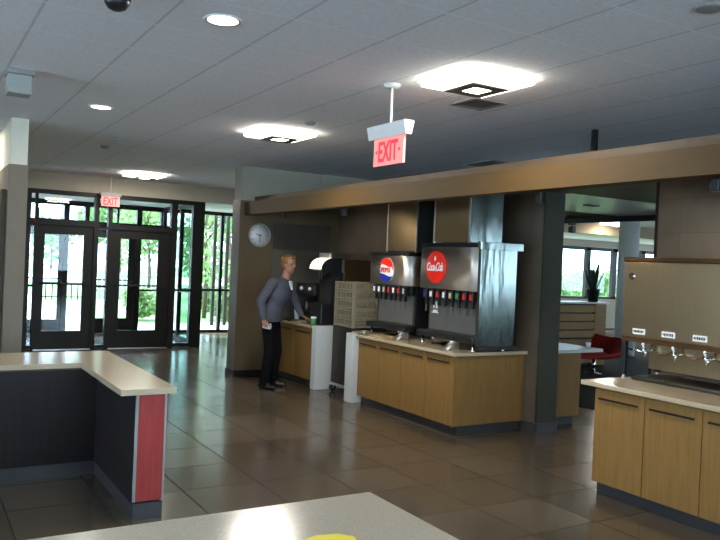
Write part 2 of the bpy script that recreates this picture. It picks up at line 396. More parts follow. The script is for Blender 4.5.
# outer storefront, y = 16.8
YO = 16.8
bars = [(1.70, 1.80, 0, 2.80), (2.82, 2.93, 0, 2.72), (3.24, 3.33, 0, 2.72), (4.33, 4.44, 0, 2.72), (4.86, 5.0, 0, 2.80), (1.8, 4.9, 2.70, 2.80),
        (1.8, 4.9, 2.30, 2.40), (3.9, 3.94, 2.40, 2.70), (2.3, 2.34, 2.40, 2.70), (2.93, 3.24, 1.03, 1.07), (4.44, 4.86, .93, .97), (2.93, 3.24, 0, .05), (4.44, 4.86, 0, .05)]
panes = [(1.8, 4.86, 2.40, 2.70), (2.93, 3.24, .05, 2.30), (4.44, 4.86, .05, 2.30)]
frame_grid('window_2', 'y', YO, .12, bars, panes)
door_leaf('door_3', 1.80, 2.82, YO, 2.30, (2.02, 2.74, .31, 2.06))
door_leaf('door_4', 3.33, 4.33, YO, 2.30, (3.52, 4.18, .33, 2.06))
# glazed sides of the vestibule
sb = [(14.2, 14.28, 0, 2.8), (16.65, 16.74, 0, 2.8), (15.44, 15.50, 0, 2.8), (14.28, 16.65, 2.72, 2.8), (14.28, 16.65, 0, .08), (14.28, 16.65, 1.0, 1.04)]
frame_grid('window_3', 'x', 4.93, .08, sb, [(14.28, 16.65, .08, 2.72)], g='glass_green')
frame_grid('window_4', 'x', 1.74, .08, sb, [(14.28, 16.65, .08, 2.72)], g='glass_green')
# tall windows to the right of the doors
wb = [(5.0, 5.06, 0, 2.8), (5.62, 5.67, 0, 2.8), (6.27, 6.345, 0, 2.8), (6.95, 7.0, 0, 2.8), (7.34, 7.42, 0, 2.8), (5.0, 7.4, 2.72, 2.8), (5.0, 7.4, 0, .06), (5.0, 7.4, .96, 1.01)]
frame_grid('window_5', 'y', YO, .10, wb, [(5.06, 7.34, .06, .96), (5.06, 7.34, 1.01, 2.72)])
# seating-area windows
eb = [(14.6, 14.7, .95, 2.58), (15.9, 15.98, .95, 2.58), (17.16, 17.36, .95, 2.58), (18.40, 18.60, .95, 2.58), (19.62, 19.82, .95, 2.58), (21.0, 21.2, .95, 2.58), (22.3, 22.5, .95, 2.58), (23.9, 24.0, .95, 2.58), (14.6, 24, .95, 1.02), (14.6, 24, 2.48, 2.58)]
frame_grid('window_6', 'y', YO, .12, eb, [(14.7, 23.9, 1.02, 2.48)])

# rear and left sides of the hall (out of view): walls with big windows that daylight the room
def window_wall(name, axis, at, u0, u1, wn, z0=.9, z1=2.75, n=6, gaps=()):
    def bx(a, b, c, d): return MB().box(a, b, at-.1, at+.1, c, d) if axis == 'y' else MB().box(at-.1, at+.1, a, b, c, d)
    struct(name, bx(u0, u1, 0, z0), 'outside_paint'); struct(name, bx(u0, u1, z1, H), 'outside_paint')
    w = (u1-u0)/n; bars = []
    for i in range(n+1): bars.append((u0+i*w-.06 if i else u0, u0+i*w+.06 if i < n else u1, z0, z1))
    frame_grid(wn, axis, at, .14, bars, [(u0+.05, u1-.05, z0, z1)])
window_wall('wall_south', 'y', -6, -6, 11, 'window_7', n=7)
struct('wall_south', MB().box(11, 15.0, -6.1, -5.9, 0, H).box(21.0, 27, -6.1, -5.9, 0, H), 'outside_paint')
struct('wall_south', MB().box(15, 21, -6.1, -5.9, 0, 1.0).box(15, 21, -6.1, -5.9, 2.6, H), 'outside_paint')
frame_grid('streak_window', 'y', -6, .14, [(15+i*1.5-(.5 if i else 0), 15+i*1.5+(.5 if i < 4 else 0), 1.0, 2.6) for i in range(5)], [(15.05, 20.95, 1.0, 2.6)], m='outside_paint')  # unseen panes between wide bars, added to streak the steel side panel
window_wall('wall_west', 'x', -6, -5.9, 7.5, 'window_8', n=6)
struct('wall_west', MB().box(-6.1, -5.9, 7.5, 14.1, 0, H), 'tan')

frame_grid('added_window', 'x', 26.9, .14, [(-5.9+i*3.25-.06, -5.9+i*3.25+.06, .9, 2.75) for i in range(8)], [(-5.9, 16.8, .9, 2.75)])  # unseen east glazing, added to bring light into the seating area

# ------------------------------------------------------------------ ceiling things
def square_light(x, y, label, group, energy):
    t = thing('ceiling_light', label, 'light', (x, y, H), group)
    part(t, 'frame', MB().box(x-.31, x+.31, y-.31, y-.295, H-.006, H).box(x-.31, x+.31, y+.295, y+.31, H-.006, H).box(x-.31, x-.295, y-.295, y+.295, H-.006, H).box(x+.295, x+.31, y-.295, y+.295, H-.006, H), 'white')
    part(t, 'diffuser', MB().box(x-.295, x+.295, y-.295, y+.295, H-.05, H-.002, .02), 'lamp')
    b = MB(); a, c, z0, z1 = .17, .075, H-.085, H-.076
    b.box(x-a, x+a, y-a, y-c, z0, z1).box(x-a, x+a, y+c, y+a, z0, z1).box(x-a, x-c, y-c, y+c, z0, z1).box(x+c, x+a, y-c, y+c, z0, z1)
    for sx in (-1, 1):
        for sy in (-1, 1): b.tube((x+sx*.15, y+sy*.15, z1), (x+sx*.15, y+sy*.15, H-.02), .004, n=6)
    part(t, 'baffle_plate', b, 'louver')
    part(t, 'center_lens', MB().box(x-c, x+c, y-c, y+c, z0+.001, z1-.001), 'lamp')
    area_lamp('light_source', (x, y, H-.09), .5, energy, (1, .95, .87), parent=None)
def area_lamp(name, loc, size, energy, color, rot=(0, 0, 0), size_y=None, parent=None):
    l = bpy.data.lights.new(name, 'AREA'); l.energy = energy; l.color = color; l.size = size
    if size_y: l.shape = 'RECTANGLE'; l.size_y = size_y
    o = link(bpy.data.objects.new(name, l)); o.location = loc; o.rotation_euler = rot; return o
SQ = 28
square_light(3.47, 4.25, 'square ceiling light with dark baffle plate, nearest and biggest, right of the hanging exit sign', 'square ceiling lights', SQ)
square_light(3.36, 7.34, 'square ceiling light with dark baffle plate, left of the hanging exit sign above the clock', 'square ceiling lights', SQ)
square_light(3.40, 12.8, 'square ceiling light glowing near the wall above the entrance doors', 'square ceiling lights', SQ)
square_light(16.0, 13.6, 'square ceiling light far off above the seating area windows', 'square ceiling lights', SQ)
def can_light(x, y, label):
    t = thing('downlight', label, 'light', (x, y, H), 'round recessed downlights')
    part(t, 'trim_ring', MB().lathe([(.088, -.004), (.105, -.010), (.112, -.004), (.112, 0), (.088, 0), (.088, -.004)], (x, y, H), 32), 'white')
    part(t, 'lens', MB().lathe([(0, -.007), (.088, -.004)], (x, y, H), 32), 'lamp_can')
    area_lamp('downlight_source', (x, y, H-.02), .16, 9, (1, .95, .88))
can_light(1.512, 4.149, 'round white downlight in the ceiling at the top, the larger one')
can_light(1.521, 7.342, 'round white downlight in the ceiling, the smaller one farther from the viewer')
DX, DY = 0.885, 3.99
# dome camera
t = thing('dome_camera', 'black glass dome security camera in a chrome ring at the top edge of the ceiling', 'security camera', (DX, DY, H))
part(t, 'ring', MB().lathe([(.075, 0), (.085, -.01), (.085, -.05), (.072, -.06), (.066, -.05)], (DX, DY, H), 32), 'chrome')
part(t, 'dome', MB().lathe([(.066, -.05), (.062, -.085), (.045, -.11), (.02, -.122), (0, -.124)], (DX, DY, H), 32), 'black')
# grey box hung from the ceiling at left
t = thing('ceiling_speaker', 'small pale grey box hung from the ceiling above the left counter', 'speaker box', (.70, 6.3, H))
part(t, 'housing', MB().box(.615, .785, 6.25, 6.42, 2.915, 3.06, .008), 'lightgrey')
part(t, 'bracket', MB().box(.61, .80, 6.23, 6.45, 3.06, 3.10, .004), 'vent')
for x, y, lb in ((2.123, 9.234, 'tiny round grey sensor on the ceiling, the nearer of two above the entrance hall'), (2.134, 9.971, 'tiny round grey sensor on the ceiling, the farther of two above the entrance hall'), (3.335, 6.602, 'small grey smoke detector on the ceiling just right of a square light')):
    solid('smoke_detector', MB().lathe([(.055, 0), (.055, -.012), (.04, -.03), (0, -.032)], (x, y, H), 20), 'vent', lb, 'detector', (x, y, H), None)
solid('ceiling_speaker', MB().lathe([(.075, 0), (.075, -.006), (.06, -.014), (0, -.016)], (3.408, 2.375, H), 28), 'vent', 'round grey flush speaker on the ceiling in the top right corner', 'speaker', (3.408, 2.375, H))
def vent(x, y, w, label, z=H, wy=None):
    t = thing('air_vent', label, 'vent', (x, y, z)); wy = wy or w
    part(t, 'frame', MB().box(x-w, x+w, y-wy, y-wy+.025, z-.012, z).box(x-w, x+w, y+wy-.025, y+wy, z-.012, z).box(x-w, x-w+.025, y-wy+.025, y+wy-.025, z-.012, z).box(x+w-.025, x+w, y-wy+.025, y+wy-.025, z-.012, z), 'vent')
    b = MB(); k = 0
    while -wy+.04+k*.03 < wy-.04:
        yy = y-wy+.04+k*.03; b.box(x-w+.025, x+w-.025, yy-.006, yy+.006, z-.010, z-.001); k += 1
    part(t, 'slats', b, 'louver')
vent(3.99, 4.86, .17, 'dark grey square air vent in the ceiling beside the nearest square light')
vent(6.459, 7.492, .28, 'dark grey square air vent in the ceiling above the wooden fascia')
vent(7.35, 6.65, .10, 'small dark slot vent in the pale soffit above the red chair', 2.601, .045)
# rod that suspends the canopy
solid('hanger_rod', MB().tube((5.544, 5.013, 2.66), (5.544, 5.013, H), .032, n=16), 'black', 'black rod from the ceiling down behind the wooden fascia', 'rod', (5.544, 5.013, 2.66))
# track and spots
def track_head(x, y, label, ztop, s=1.0):
    t = thing('track_spotlight', label, 'spotlight', (x, y, ztop), 'black track spotlights')
    part(t, 'adapter', MB().box(x-.02*s, x+.02*s, y-.05*s, y+.05*s, ztop-.03, ztop, .003), 'black')
    part(t, 'housing', MB().tube((x, y, ztop-.03), (x, y, ztop-.05), .010*s, n=10).box(x-.03*s, x+.03*s, y-.035*s, y+.035*s, ztop-.05-.075*s, ztop-.045, .006), 'black')
    part(t, 'lens', MB().tube((x, y, ztop-.05-.075*s), (x, y, ztop-.053-.075*s), .024*s, n=16), 'grey_plastic')
tr = solid('light_track', MB().box(4.405, 4.44, -1.4, 10.3, 2.425, 2.46).box(4.40, 4.45, 10.0, 10.1, 2.46, 2.60).box(4.40, 4.45, 6.0, 6.1, 2.46, 2.60).box(4.40, 4.45, 1.0, 1.1, 2.46, 2.60), 'black', 'long black light track under the wooden fascia', 'track', (4.42, 4, 2.42))
for y, lb in ((9.42, 'black track spotlight under the fascia just right of the clock'), (7.77, 'black track spotlight under the fascia above the lit beverage machine'), (4.535, 'black track spotlight under the fascia at the dark pillar top'), (2.975, 'black track spotlight under the fascia at the right picture edge')):
    track_head(4.42, y, lb, 2.425)
for y in (9.42, 7.77, 4.535, 2.975):  # spot lamps added below the dark heads to brighten the servery
    sl = bpy.data.lights.new('servery_fill_spot', 'SPOT'); sl.energy = 20; sl.color = (1, .80, .55); sl.spot_size = math.radians(95); sl.spot_blend = .8; sl.shadow_soft_size = .03
    so_ = link(bpy.data.objects.new('servery_fill_spot', sl)); so_.location = (4.43, y, 2.28); so_.rotation_euler = (0, math.radians(-62), 0)
area_lamp('downlight_source', (.50, 9.7, H-.02), .16, 14, (1, .9, .7))
track_head(8.965, 8.48, 'black track spotlight hanging below the far soffit above the windows', 2.52, 1.3)

def exit_sign(t, facing, c, w, h):
    pass
# hanging exit sign, faces west
t = thing('exit_sign', 'red lit exit sign hanging on a stem above the soda island', 'exit sign', (3.10, 4.79, H))
part(t, 'canopy', MB().lathe([(.0, -.03), (.05, -.028), (.065, -.012), (.065, 0)], (3.10, 4.79, H), 24), 'white')
part(t, 'stem', MB().tube((3.10, 4.79, 2.79), (3.10, 4.79, H-.02), .009, n=12), 'white')
part(t, 'housing', MB().prism([(3.075, 2.70), (3.125, 2.70), (3.145, 2.80), (3.055, 2.80)], 'y', 4.545, 5.06), 'white')
pn = part(t, 'panel', MB().box(3.090, 3.110, 4.595, 5.0, 2.495, 2.70, .002), 'exit_glow')
place_text(pn, 'exit_letters', text_mesh('EXIT', .2, bold=.004, width=.26, height=.155), WEST, (3.088, 4.797, 2.60), 'exit_red')
for a_, b_ in ((4.975, 4.945), (4.625, 4.655)): part(pn, 'arrow_mark', MB().prism([(a_, 2.60), (b_, 2.585), (b_, 2.615)], 'x', 3.086, 3.090), 'exit_red')
# exit sign over the doors
t = thing('exit_sign', 'small red lit exit sign hanging between the two entrance doors', 'exit sign', (3.12, 13.95, H))
part(t, 'stem', MB().tube((3.12, 13.95, 2.80), (3.12, 13.95, H), .009, n=12), 'white')
part(t, 'housing', MB().box(2.94, 3.30, 13.91, 13.99, 2.755, 2.82, .005), 'lightgrey')
pn = part(t, 'panel', MB().box(2.96, 3.28, 13.94, 13.96, 2.575, 2.755, .002), 'exit_glow')
place_text(pn, 'exit_letters', text_mesh('EXIT', .2, bold=.004, width=.25, height=.14), SOUTH, (3.12, 13.938, 2.665), 'exit_red')

# ------------------------------------------------------------------ clock wall fittings
t = thing('wall_clock', 'round pale wall clock on the brown wall', 'clock', (4.495, 10.41, 2.10))
part(t, 'rim', MB().lathe([(.152, 0), (.178, -.012), (.178, -.035), (.165, -.042), (.155, -.034), (.152, 0)], (4.495, 10.41, 2.10), 40, 'y'), 'lightgrey')
f = part(t, 'face', MB().lathe([(.156, -.004), (.156, -.025), (0, -.025)], (4.495, 10.41, 2.10), 40, 'y'), 'clockface')
b = MB()
for k in range(12):
    a = PI/6*k; p = Vector((math.sin(a), 0, math.cos(a))); c = Vector((4.495, 10.384, 2.10))
    part(f, 'hour_mark', MB().tube(c+p*.125, c+p*.145, .004, n=6), 'black')
for ang, ln, wd in ((-75, .07, .007), (180, .105, .005)):
    a = math.radians(ang); c = Vector((4.495, 10.381, 2.10)); p = Vector((math.sin(a), 0, math.cos(a)))
    part(t, 'clock_hand', MB().tube(c-p*.02, c+p*ln, wd, wd*.6, n=8), 'black')
solid('wall_board', MB().box(4.72, 5.68, 10.385, 10.408, 1.91, 2.30, .003), 'darkpanel', 'dark rectangular board on the wall above the person', 'board', (5.2, 10.40, 1.91))
struct('trim_4', MB().box(4.72, 5.84, 10.395, 10.41, .88, 1.90), 'backsplash')

# ------------------------------------------------------------------ cabinets
def cabinet(name, label, group, x, y, w, depth, h=.83, toe=.10, handle=True, toe_in=.07, hz=.075, hw=.78):
    """front faces west at x; centred on y"""
    t = thing(name, label, 'cabinet', (x+depth/2, y, 0), group)
    part(t, 'body', MB().box(x+.02, x+depth, y-w/2, y+w/2, toe, h), 'maple')
    part(t, 'toe_kick', MB().box(x+toe_in, x+depth-.03, y-w/2, y+w/2, 0, toe), 'toekick')
    d = part(t, 'door', MB().box(x, x+.019, y-w/2+.003, y+w/2-.003, toe+.003, h-.012, .002), 'maple')
    if handle:
        z = h-hz
        hb = MB().box(x-.022, x-.012, y-w*hw/2, y+w*hw/2, z-.008, z+.008, .003)
        for s in (-1, 1): hb.box(x-.014, x+.002, y+s*w*hw*.42-.006, y+s*w*hw*.42+.006, z-.005, z+.005)
        part(d, 'handle', hb, 'bronze')
    return t
# island with the soda machines
XI, YI0 = 4.875, 6.15
lab = ['light wood cabinet of the soda island, at the corner nearest the dark pillar', 'light wood cabinet of the soda island, second from the near corner', 'light wood cabinet of the soda island, third from the near corner', 'light wood cabinet of the soda island, next to the white end panel']
cw = (8.05-YI0)/4
c0 = None
for i in range(4):
    yy = YI0+cw*(i+.5)
    if i == 0: c0 = cabinet('base_cabinet', lab[0], 'soda island cabinets', XI, yy, cw, .93)
    else: dup(c0, (XI+.93/2, yy, 0), lab[i])
# end panel with reveal
t = thing('end_panel', 'light wood end panel of the soda island, facing the viewer at the corner', 'panel', (5.33, 6.14, 0))
part(t, 'board', MB().box(XI, 5.845, 6.13, 6.15, .10, .83, .002), 'maple')
part(t, 'toe_kick', MB().box(XI+.07, 5.83, 6.145, 6.15, 0, .10).box(XI+.07, 5.83, 6.14, 6.148, 0, .10), 'toekick')
solid('worktop', MB().box(4.83, 5.848, 6.09, 8.06, .832, .868, .004), 'quartz_reflected', 'pale quartz worktop of the soda island', 'worktop', (5.3, 7.1, .832))
solid('end_panel', MB().box(4.80, 5.845, 8.062, 8.235, .002, .868, .004), 'quartz_edge', 'white slab panel at the left end of the soda island', 'panel', (5.3, 8.15, .002))
# counter with the person
lab = ['light wood cabinet under the counter, beside the white slab panel left of the steel cart', 'light wood cabinet in the corner behind the person']
cw2 = (10.38-9.18)/2
for i in range(2):
    yy = 9.18+cw2*(i+.5)
    if i == 0: c1 = cabinet('base_cabinet', lab[0], 'cabinets beside the person', 4.83, yy, cw2, .98)
    else: dup(c1, (4.83+.49, yy, 0), lab[1])
solid('worktop', MB().box(4.79, 5.84, 9.17, 10.385, .832, .868, .004), 'quartz_reflected', 'pale worktop under the beverage machine beside the person', 'worktop', (5.2, 9.8, .832))
solid('end_panel', MB().box(4.80, 5.80, 9.05, 9.168, .002, .868, .004), 'quartz_edge', 'white slab panel between the person\'s counter and the steel cart', 'panel', (5.2, 9.1, .002))
# middle counter beyond the pillar
t = thing('base_cabinet', 'plain light wood counter base right of the dark pillar', 'cabinet', (6.45, 7.0, 0))
part(t, 'body', MB().box(6.16, 6.72, 6.13, 8.0, .10, .83, .002), 'maple')
part(t, 'toe_kick', MB().box(6.16, 6.68, 6.18, 7.95, 0, .10), 'toekick')
solid('worktop', MB().box(6.16, 7.02, 6.07, 8.05, .832, .868, .004), 'quartz_edge', 'white worktop right of the dark pillar', 'worktop', (6.5, 7, .832))
# juice counter
XR = 4.72
lab = ['light wood cabinet under the juice dispenser, leftmost with the free end', 'light wood cabinet under the juice dispenser, second from its free end', 'light wood cabinet under the juice dispenser, cut by the right picture edge']
c2 = None
for i in range(3):
    yy = 4.145-.473*(i+.5)
    if i == 0: c2 = cabinet('base_cabinet', lab[0], 'juice counter cabinets', XR, yy, .473, 1.1, h=.85, hz=.085)
    else: dup(c2, (XR+.55, yy, 0), lab[i])
c3 = dup(c2, (XR+.55, 4.145-.473*3.5, 0), lab[2]); bpy.data.objects.remove
for o in list(c3.children_recursive)+[c3]: bpy.data.objects.remove(o)
solid('worktop', MB().box(4.68, 5.845, 2.70, 4.26, .852, .888, .004), 'quartz_reflected', 'pale worktop under the steel juice dispenser', 'worktop', (5.2, 3.5, .852))

# ------------------------------------------------------------------ left L counter
t = thing('counter_base', 'dark L-shaped counter with a red end panel', 'counter', (1.4, 5.5, 0))
part(t, 'inner_panel', MB().box(1.315, 1.50, 4.945, 6.55, .11, .83).box(-3.5, 1.50, 6.10, 6.55, .11, .83), 'ebony')
part(t, 'red_panel', MB().box(1.332, 1.505, 4.925, 4.945, .125, .828), 'red', 'red end panel')
part(t, 'edge_trim', MB().box(1.317, 1.332, 4.922, 4.946, .125, .828).box(1.505, 1.518, 4.922, 4.946, .125, .828), 'lightgrey')
part(t, 'toe_kick', MB().box(1.325, 1.515, 4.93, 6.5, 0, .112).box(-3.5, 1.5, 6.115, 6.5, 0, .112), 'toekick')
wt = MB().prism([(1.205, 4.88), (1.565, 4.88), (1.565, 6.88), (-3.5, 6.88), (-3.5, 6.16), (1.205, 6.16)], 'z', .832, .872)
solid('worktop', wt, 'quartz_reflected', 'pale L-shaped worktop of the dark counter at left', 'worktop', (1.4, 5.5, .832))
# near counter
t = thing('counter_base', 'base of the near counter at the bottom of the picture', 'counter', (.4, 1.6, 0))
part(t, 'body', MB().box(-1.4, 1.45, .95, 2.33, .11, .83), 'ebony')
part(t, 'toe_kick', MB().box(-1.35, 1.40, 1.0, 2.28, 0, .11), 'toekick')
solid('worktop', MB().box(-1.5, 1.55, .88, 2.43, .832, .872, .004), 'quartz', 'speckled pale worktop nearest the viewer at the bottom', 'worktop', (.4, 1.6, .832))
yb = MB().prism([(1.03, 1.80), (1.18, 1.76), (1.235, 2.02), (1.20, 2.06), (1.13, 2.075), (1.09, 2.06)], 'z', .8725, .884)
solid('table_card', yb, 'yellow', 'yellow card lying on the nearest worktop', 'card', (1.13, 1.95, .8725))

# ------------------------------------------------------------------ soda dispensers
def soda(name, label, y0, y1, x, ztop, zpan, emblem):
    yc = (y0+y1)/2
    t = thing(name, label, 'soda dispenser', (x+.3, yc, .868), 'soda dispensers')
    rc = .13; pl = [(x+.50, y1), (x+.02, y1), (x+.006, y1-.006), (x, y1-.02)]+[(x+rc-rc*math.cos(a), y0+rc-rc*math.sin(a)) for a in [k*PI/2/12 for k in range(13)]]+[(x+.50, y0)]
    part(t, 'hood', MB().prism(pl, 'z', zpan, ztop, True), 'steel')
    part(t, 'back_body', MB().box(x+.14, x+.50, y0+.01, y1-.01, .99, zpan), 'black')
    part(t, 'backsplash', MB().box(x+.125, x+.14, y0+.05, y1-.05, 1.03, 1.37), 'grey_plastic')
    part(t, 'valve_rail', MB().box(x+.07, x+.14, y0+.02, y1-.02, 1.385, zpan-.003, .004), 'black')
    part(t, 'drip_tray', MB().box(x-.03, x+.16, y0+.01, y1-.01, .955, 1.02, .008).box(x+.1, x+.5, y0+.01, y1-.01, .955, .99), 'black')
    part(t, 'tray_grille', MB().box(x-.02, x+.12, y0+.03, y1-.03, 1.02, 1.026), 'steel_dark')
    for yy in (y0+.06, y1-.06):
        for xx in (x+.03, x+.45):
            part(t, 'leg', MB().lathe([(.018, 0), (.022, .008), (.014, .02), (.013, .09)], (xx, yy, .868), 14), 'chrome')
    part(t, 'top_cap', MB().box(x-.004, x+.50, y0-.004, y1+.004, ztop, ztop+.045, .006), 'black')
    return t
X = 5.10
tc = soda('soda_dispenser', 'steel soda dispenser with the round red emblem', 6.10, 7.12, X, 1.965, 1.50, 0)
part(tc, 'side_panel', MB().box(X+.005, 5.60, 6.055, 6.098, .93, 1.95), 'steel_wavy', 'rippled shiny steel side panel')
part(tc, 'side_cap', MB().box(X-.01, 5.68, 6.045, 6.10, 1.945, 2.025, .003), 'steel_wavy')
part(tc, 'side_skirt', MB().box(X+.02, 5.66, 6.06, 6.10, .895, .93, .003), 'steel_dark')
tp = soda('soda_dispenser', 'steel soda dispenser with the round red white and blue emblem', 7.36, 8.22, X, 1.855, 1.50, 1)
# red emblem with script
def disc(yc, zc, r, x, d=.012): return MB().lathe([(r, 0), (r, -d*.5), (r*.93, -d), (0, -d-.006)], (x, yc, zc), 44, 'x')
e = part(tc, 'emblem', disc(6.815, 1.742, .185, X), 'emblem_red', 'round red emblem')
place_text(e, 'emblem_script', text_mesh('Coca-Cola', .1, shear=.35, bold=.0022, width=.30, height=.098, space=.86), WEST, (X-.019, 6.815, 1.745), 'emblem_white')
sw = MB()
pts = [(6.955, 1.712), (6.90, 1.700), (6.84, 1.707), (6.78, 1.700), (6.71, 1.706), (6.67, 1.722)]
sw.path([(X-.019, a, b) for a, b in pts], [.002, .005, .006, .005, .004, .002], 8)
bt = MB().tube((X-.018, 6.815, 1.865), (X-.018, 6.815, 1.835), .006, .013, n=10).tube((X-.018, 6.815, 1.835), (X-.018, 6.815, 1.81), .013, .011, n=10)
part(e, 'emblem_swash', sw, 'emblem_white'); part(e, 'emblem_bottle', bt, 'emblem_white')
# red, white and blue emblem
YP, ZP, RP = 7.815, 1.678, .150
e = part(tp, 'emblem', disc(YP, ZP, RP, X), 'emblem_white', 'round red white and blue emblem')
def cap_shape(top):
    n = 28; pts = []
    def wave(y): return (.018*math.sin((y-YP)/RP*2.2)) + (.055 if top else -.062)
    k = []
    for i in range(n+1):
        y = YP-RP*.99+2*RP*.99*i/n; lim = math.sqrt(max(0, (RP*.99)**2-(y-YP)**2)); w = wave(y)
        w = max(-lim, min(lim, w)); k.append((y, ZP+w, ZP+lim if top else ZP-lim))
    b = MB(); xo, xi = X-.021, X-.010
    for (ya, wa, ea), (yb, wb, eb) in zip(k, k[1:]):
        if abs(ea-wa)+abs(eb-wb) > 1e-5:
            lo, hi = (wa, ea), (wb, eb)
            q = [(xo, ya, wa), (xo, yb, wb), (xo, yb, eb), (xo, ya, ea)]
            b.face(q)
            for s in ((0, 1), (2, 3)):
                p0, p1 = q[s[0]], q[s[1]]; b.face([p0, p1, (xi, p1[1], p1[2]), (xi, p0[1], p0[2])])
    bmesh.ops.remove_doubles(b.b, verts=b.b.verts, dist=1e-5); bmesh.ops.dissolve_degenerate(b.b, edges=b.b.edges, dist=1e-5)
    return b
part(e, 'emblem_red_field', cap_shape(True), 'emblem_red'); part(e, 'emblem_blue_field', cap_shape(False), 'emblem_blue')
place_text(e, 'emblem_letters', text_mesh('PEPSI', .1, bold=.002, width=.20, height=.060), WEST, (X-.021, YP+.01, ZP+.0), 'redplastic')
# valves with flavour labels
vcols = ['blueplastic', 'emblem_white', 'redplastic', 'emblem_white', 'tanpaper', 'green', 'redplastic', 'redplastic']
def valves(t, y0, y1, n, cols):
    for i in range(n):
        yy = y1-(y1-y0)*(i+.5)/n
        v = part(t, 'valve', MB().box(X+.005, X+.07, yy-.034, yy+.034, 1.385, 1.49, .006).box(X+.02, X+.06, yy-.012, yy+.012, 1.31, 1.39, .004), 'black')
        part(v, 'flavour_label', MB().box(X+.002, X+.0052, yy-.019, yy+.019, 1.405, 1.465), cols[i % len(cols)])
        part(v, 'lever', MB().box(X+.03, X+.038, yy-.012, yy+.012, 1.235, 1.315, .002), 'grey_plastic')
valves(tc, 6.14, 7.08, 8, vcols)
valves(tp, 7.40, 8.16, 7, ['emblem_white', 'emblem_white', 'tanpaper', 'redplastic', 'emblem_white', 'redplastic', 'lightgrey'])
# notice stickers on the red-emblem machine backsplash
b = MB()
for yy in (7.00, 6.93): b.box(X+.121, X+.125, yy-.025, yy+.025, 1.27, 1.35)
b.box(X+.121, X+.125, 6.90, 7.03, 1.215, 1.25)
part(tc, 'stickers', b, 'emblem_white')
for nm, y0, y1, lb in (('tray_bracket', 7.30, 7.42, 'shiny bent steel bracket on the soda island between the two dispensers'), ('tray_bracket', 6.34, 6.46, 'shiny bent steel bracket under the red-emblem dispenser')):
    solid(nm, MB().prism([(4.94, .87), (5.10, .87), (5.10, .95), (5.08, .95)], 'y', y0, y1), 'steel', lb, 'bracket', (5.0, y0, .87), 'steel brackets')
# ice makers on top
def icemaker(label, y0, y1, z0, x, side, gr='ice makers'):
    t = thing('ice_maker', label, 'ice maker', (x+.25, (y0+y1)/2, z0), gr)
    part(t, 'front_panel', MB().box(x, x+.012, y0+.015, y1-.015, z0+.012, 2.56, .003), 'steel_reflected')
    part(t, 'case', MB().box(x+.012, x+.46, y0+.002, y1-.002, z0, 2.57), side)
    for ya in (y0, y1-.015): part(t, 'corner_trim', MB().box(x-.003, x+.014, ya, ya+.015, z0, 2.57), 'alu')
    return t
icemaker('brown-reflecting steel ice maker on top of the red-emblem dispenser', 6.25, 6.88, 2.012, X-.01, 'steel_wavy')
icemaker('steel ice maker with a black side on the red white and blue emblem dispenser', 7.22, 7.86, 1.902, X, 'blackmatte')
# trays on the island
solid('serving_tray', MB().prism([(4.86, 7.90), (5.055, 7.90), (5.055, 8.20), (4.86, 8.20)], 'z', .869, .889).box(4.85, 5.062, 7.89, 8.21, .887, .893, .002), 'steel', 'flat shiny steel tray at the left end of the soda island', 'tray', (5.08, 8.05, .869))
solid('tray_liner', MB().box(4.90, 5.10, 7.55, 7.86, .869, .880, .004), 'amber', 'tan tray lying on the soda island under the dispenser', 'tray', (5.0, 7.7, .869))

# ------------------------------------------------------------------ cart, racks
t = thing('utility_cart', 'dark steel cart on casters between the two white slab panels', 'cart', (5.2, 8.66, 0))
part(t, 'cabinet_box', MB().box(4.99, 5.50, 8.40, 8.93, .13, .90, .006), 'steel_dark')
part(t, 'base_frame', MB().box(4.97, 5.52, 8.38, 8.95, .10, .13), 'steel')
for xx in (5.01, 5.47):
    for yy in (8.42, 8.91):
        cst = part(t, 'caster', MB().lathe([(.0, -.016), (.048, -.014), (.05, 0), (.048, .014), (0, .016)], (xx, yy, .051), 20, 'y'), 'black')
        part(cst, 'caster_fork', MB().box(xx-.015, xx+.015, yy-.022, yy-.017, .045, .10).box(xx-.015, xx+.015, yy+.017, yy+.022, .045, .10), 'alu')
def rack(z, label, h=.118):
    x0, x1, y0, y1 = 4.99, 5.49, 8.415, 8.915
    t = thing('dish_rack', label, 'rack', ((x0+x1)/2, (y0+y1)/2, z), 'stacked dish racks')
    rim = MB()
    for zz in (z+.004, z+h-.024):
        rim.box(x0, x1, y0, y0+.014, zz, zz+.02).box(x0, x1, y1-.014, y1, zz, zz+.02).box(x0, x0+.014, y0+.014, y1-.014, zz, zz+.02).box(x1-.014, x1, y0+.014, y1-.014, zz, zz+.02)
    part(t, 'rim', rim, 'rack')
    for (xa, ya) in ((x0, y0), (x0, y1-.03), (x1-.03, y0), (x1-.03, y1-.03)):
        part(t, 'corner_post', MB().box(xa-.001, xa+.031, ya-.001, ya+.031, z, z+h-.003), 'rack')
    wl = MB(); n = 11
    for i in range(1, n):
        yy = y0+(y1-y0)*i/n; wl.box(x0+.003, x0+.010, yy-.007, yy+.007, z+.02, z+h-.02).box(x1-.010, x1-.003, yy-.007, yy+.007, z+.02, z+h-.02)
        xx = x0+(x1-x0)*i/n; wl.box(xx-.007, xx+.007, y0+.003, y0+.010, z+.02, z+h-.02).box(xx-.007, xx+.007, y1-.010, y1-.003, z+.02, z+h-.02)
    for zz in (z+.045, z+.072):
        wl.box(x0+.003, x0+.009, y0+.01, y1-.01, zz-.004, zz+.004).box(x0+.01, x1-.01, y0+.003, y0+.009, zz-.004, zz+.004)
    part(t, 'lattice', wl, 'rack')
    part(t, 'grid_floor', MB().box(x0+.012, x1-.012, y0+.012, y1-.012, z+.006, z+.012), 'rack')
